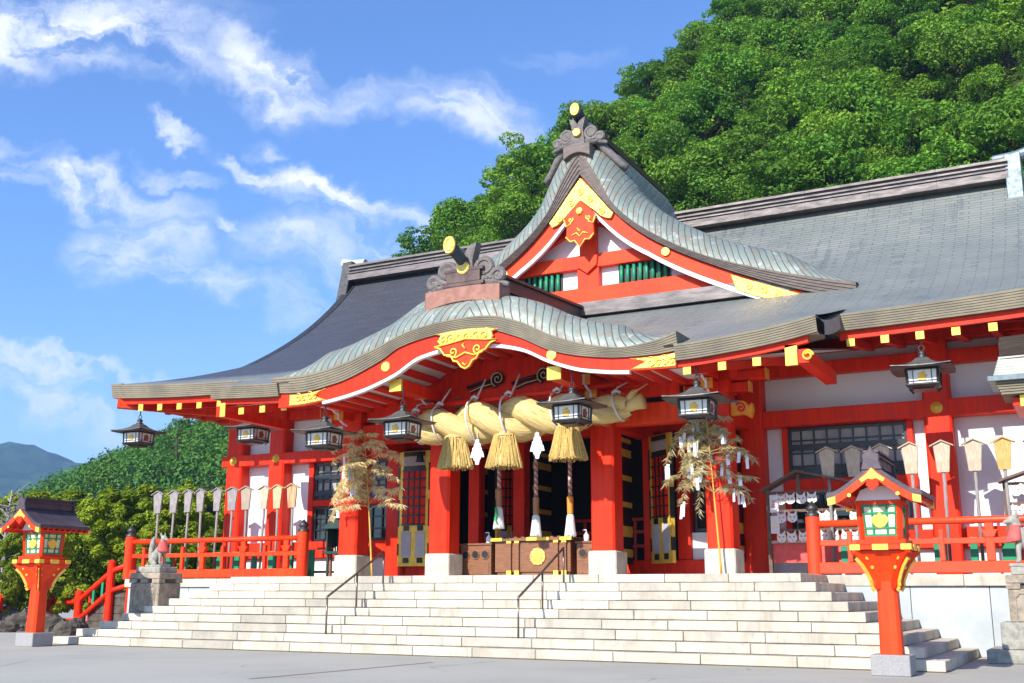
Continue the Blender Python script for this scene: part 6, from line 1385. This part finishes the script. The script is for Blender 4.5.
def put(proto, loc, rz, sc_, lb, grp):
    o = proto if proto.name not in used else copy_tree(proto); used.add(proto.name)
    o.location = loc; o.rotation_euler = (0, 0, rz); o.scale = sc_; o['label'] = lb; o['group'] = grp; return o
rt_ = random.Random(77); pts = []
for i in range(60):
    for j in range(46):
        x = -66+i*2.75+rt_.uniform(-1.1, 1.1)+(1.4 if j % 2 else 0); y = 20+j*2.65+rt_.uniform(-1.0, 1.0)
        d = (np.array((x, y))-A_[:2])@spn
        if d > 2.5: continue
        z = hill_z(x, y)
        if z < 1: continue
        u, v, dd = proj((x, y, z+4.5)); u2, v2, _ = proj((x, y, z))
        if dd < 20 or u < 375 or u > 1075 or v > 300 or v < -75: continue
        # below the roof line nothing shows
        roof = np.interp(u, [385, 500, 575, 640, 700, 1024], [262, 244, 150, 180, 214, 160])
        if v > roof+4: continue
        pts.append((x, y, z, u, v, d))
print('hill trees', len(pts))
for (x, y, z, u, v, d) in pts:
    tall = rt_.random(); pr = rt_.choice(P_B) if rt_.random() < .72 else rt_.choice(P_T); s_ = rt_.choice([rt_.uniform(.6, .85), rt_.uniform(.8, 1.15), rt_.uniform(.9, 1.3)])
    nmk = 'tiered' if pr in P_T else 'broadleaf'
    where = 'on the skyline of the steep green hill' if d > -2.5 else ('low on the hill just above the long roof ridge' if v > 130 and u > 640 else 'on the slope of the steep green hill')
    put(pr, (x, y, z-.3), rt_.uniform(0, 6.28), (s_, s_, s_*rt_.uniform(.9, 1.12)), '%s tree crowded among others %s' % ('dark tiered' if nmk == 'tiered' else 'leafy green', where), 'trees on the hill behind the shrine, %s, %s' % (nmk, where))
P_P = [make_tree('garden_conifer', 300+i, 'plume') for i in range(3)]
GT_ = [(4, 498, 46, 1.0), (30, 492, 47, 1.1), (62, 486, 45, 1.05), (92, 496, 43, 1.0), (120, 486, 45, 1.1), (150, 484, 47, 1.12), (178, 490, 44, 1.0), (205, 484, 46, 1.1), (232, 486, 47, 1.1), (-25, 500, 44, 1.0), (48, 520, 39, .8), (16, 530, 38, .75), (160, 520, 40, .85), (215, 525, 42, .85)]
rows = ['back row of the garden', 'front row of the garden']
for i, (u, v, D, s_) in enumerate(GT_):
    p = at(u, v+6, D=D); h = p[2]; sc_ = max(.55, h/4.75); back = i < 10
    put(P_P[i % 3], (p[0], p[1], 0), rt_.uniform(0, 6.28), (sc_*s_*1.0, sc_*s_*1.0, sc_), 'feathery yellow-green conifer in the %s behind the left lantern' % rows[0 if back else 1], 'garden conifers, '+rows[0 if back else 1])
# lone pine on the wooded hill's shoulder
# distant wood: one mass of crowns over the lower hill
rs = np.random.default_rng(5); clumps = [((0, 0, 0), (1.6, 1.6, 1.5), .5)]
for i in range(150000):
    x, y = rs.uniform(-215, -34), rs.uniform(88, 215); z = mid_z(x, y)
    if z < .5: continue
    u, v, dd = proj((x, y, z))
    if u < -60 or u > 470 or v > 586: continue
    d = np.array((x, y))-CAM[:2]
    if len(clumps) > 6500: break
    s_ = rs.choice([rs.uniform(.7, 1.3), rs.uniform(1.2, 2.0), rs.uniform(2.0, 3.1)]); clumps.append(((x, y, z+s_*.7), (s_, s_, s_*1.15), .6))
clumps[0] = (clumps[1][0], (1.6, 1.6, 1.6), .6)
wood = bpy.data.objects.new('distant_wood', leaf_mesh('distant_wood', clumps, 60, .62, LEAF_FAR, rs)); COL.objects.link(wood); tag(wood, 'dense green wood covering the lower hill left of the shrine', 'wood', kind='stuff')
# undergrowth over the bare slope between the hillside trees
rs = np.random.default_rng(8); clumps = [((0, 0, 0), (1.1, 1.1, .8), .8)]
while len(clumps) < 2200:
    x, y = rs.uniform(-60, 40), rs.uniform(22, 130); z = hill_z(x, y)
    if z < 0 or (np.array((x, y))-A_[:2])@spn > 3: continue
    s_ = rs.uniform(.8, 1.7); clumps.append(((x, y, z+.3), (s_, s_, s_*.8), .8))
clumps[0] = (clumps[1][0], (1.1, 1.1, .8), .8)
ug = bpy.data.objects.new('hillside_undergrowth', leaf_mesh('hillside_undergrowth', clumps, 44, .55, LEAF_HILL, rs)); COL.objects.link(ug); tag(ug, 'low leafy undergrowth between the trees on the steep green hill', 'undergrowth', kind='stuff')
ti = at(177, 447, D=150); pz = mid_z(ti[0], ti[1])
rs = np.random.default_rng(11); cl = [((0, 0, 6.5), (1.1, 1.1, .5), 1.0)]+[((rs.uniform(-1.7, 1.7), rs.uniform(-1, 1), 3.2+.55*i), (rs.uniform(.6, 1.0), .8, .32), 1.0) for i in range(7)]
lone = empty('lone_pine', (ti[0], ti[1], ti[2]-3.0), 'lone flat-topped pine standing above the wooded hill below the corner lantern', 'tree'); cr = bpy.data.objects.new('crown', leaf_mesh('crown', cl, 170, .36, LEAF_FAR, rs)); COL.objects.link(cr); cr.parent = lone
trunk_mb(6.6, .2, rs, cl[1:]).build('trunk', BARK, lone)
# bare grey tree at the left edge
bt = empty('bare_tree', (*at(3, 560, D=40)[:2], 0), 'bare grey twiggy tree at the far left edge of the garden', 'tree'); rs = np.random.default_rng(3)
mb = MB(); mb.tube([(0, 0, 0), (.1, 0, 1.6), (.0, 0, 3.2), (.1, 0, 4.9)], [.11, .09, .06, .02], 7); mb.build('trunk', GREYBARK, bt, smooth=True); mb = MB()
for i in range(70):
    z = rs.uniform(1.4, 4.6); a = rs.uniform(0, 6.28); L = rs.uniform(.4, 1.2); p0 = np.array((.05, 0, z)); p1 = p0+L*np.array((math.cos(a)*.7, math.sin(a)*.7, rs.uniform(.1, .8))); mb.tube([p0, (p0+p1)/2+rs.normal(size=3)*.05, p1], [.022, .015, .006], 4, False)
mb.build('twigs', GREYBARK, bt)

# ================================================================== AIR
hz = MB(); hz.box(-2790, 200, -80, 2400, -1.0, 400.0); ho = hz.build('haze', None); ho.data.materials.clear()
hm = bpy.data.materials.new('haze_air'); hm.use_nodes = True; t = NT(hm.node_tree)
for n in list(t.n):
    if n.type == 'BSDF_PRINCIPLED': t.n.remove(n)
pv = t.add('ShaderNodeVolumePrincipled'); pv.inputs['Color'].default_value = (.38, .62, 1.0, 1); pv.inputs['Density'].default_value = .00024; pv.inputs['Anisotropy'].default_value = .1
t.l.new(pv.outputs[0], [n for n in t.n if n.type == 'OUTPUT_MATERIAL'][0].inputs['Volume']); ho.data.materials.append(hm); tag(ho, kind='stuff')
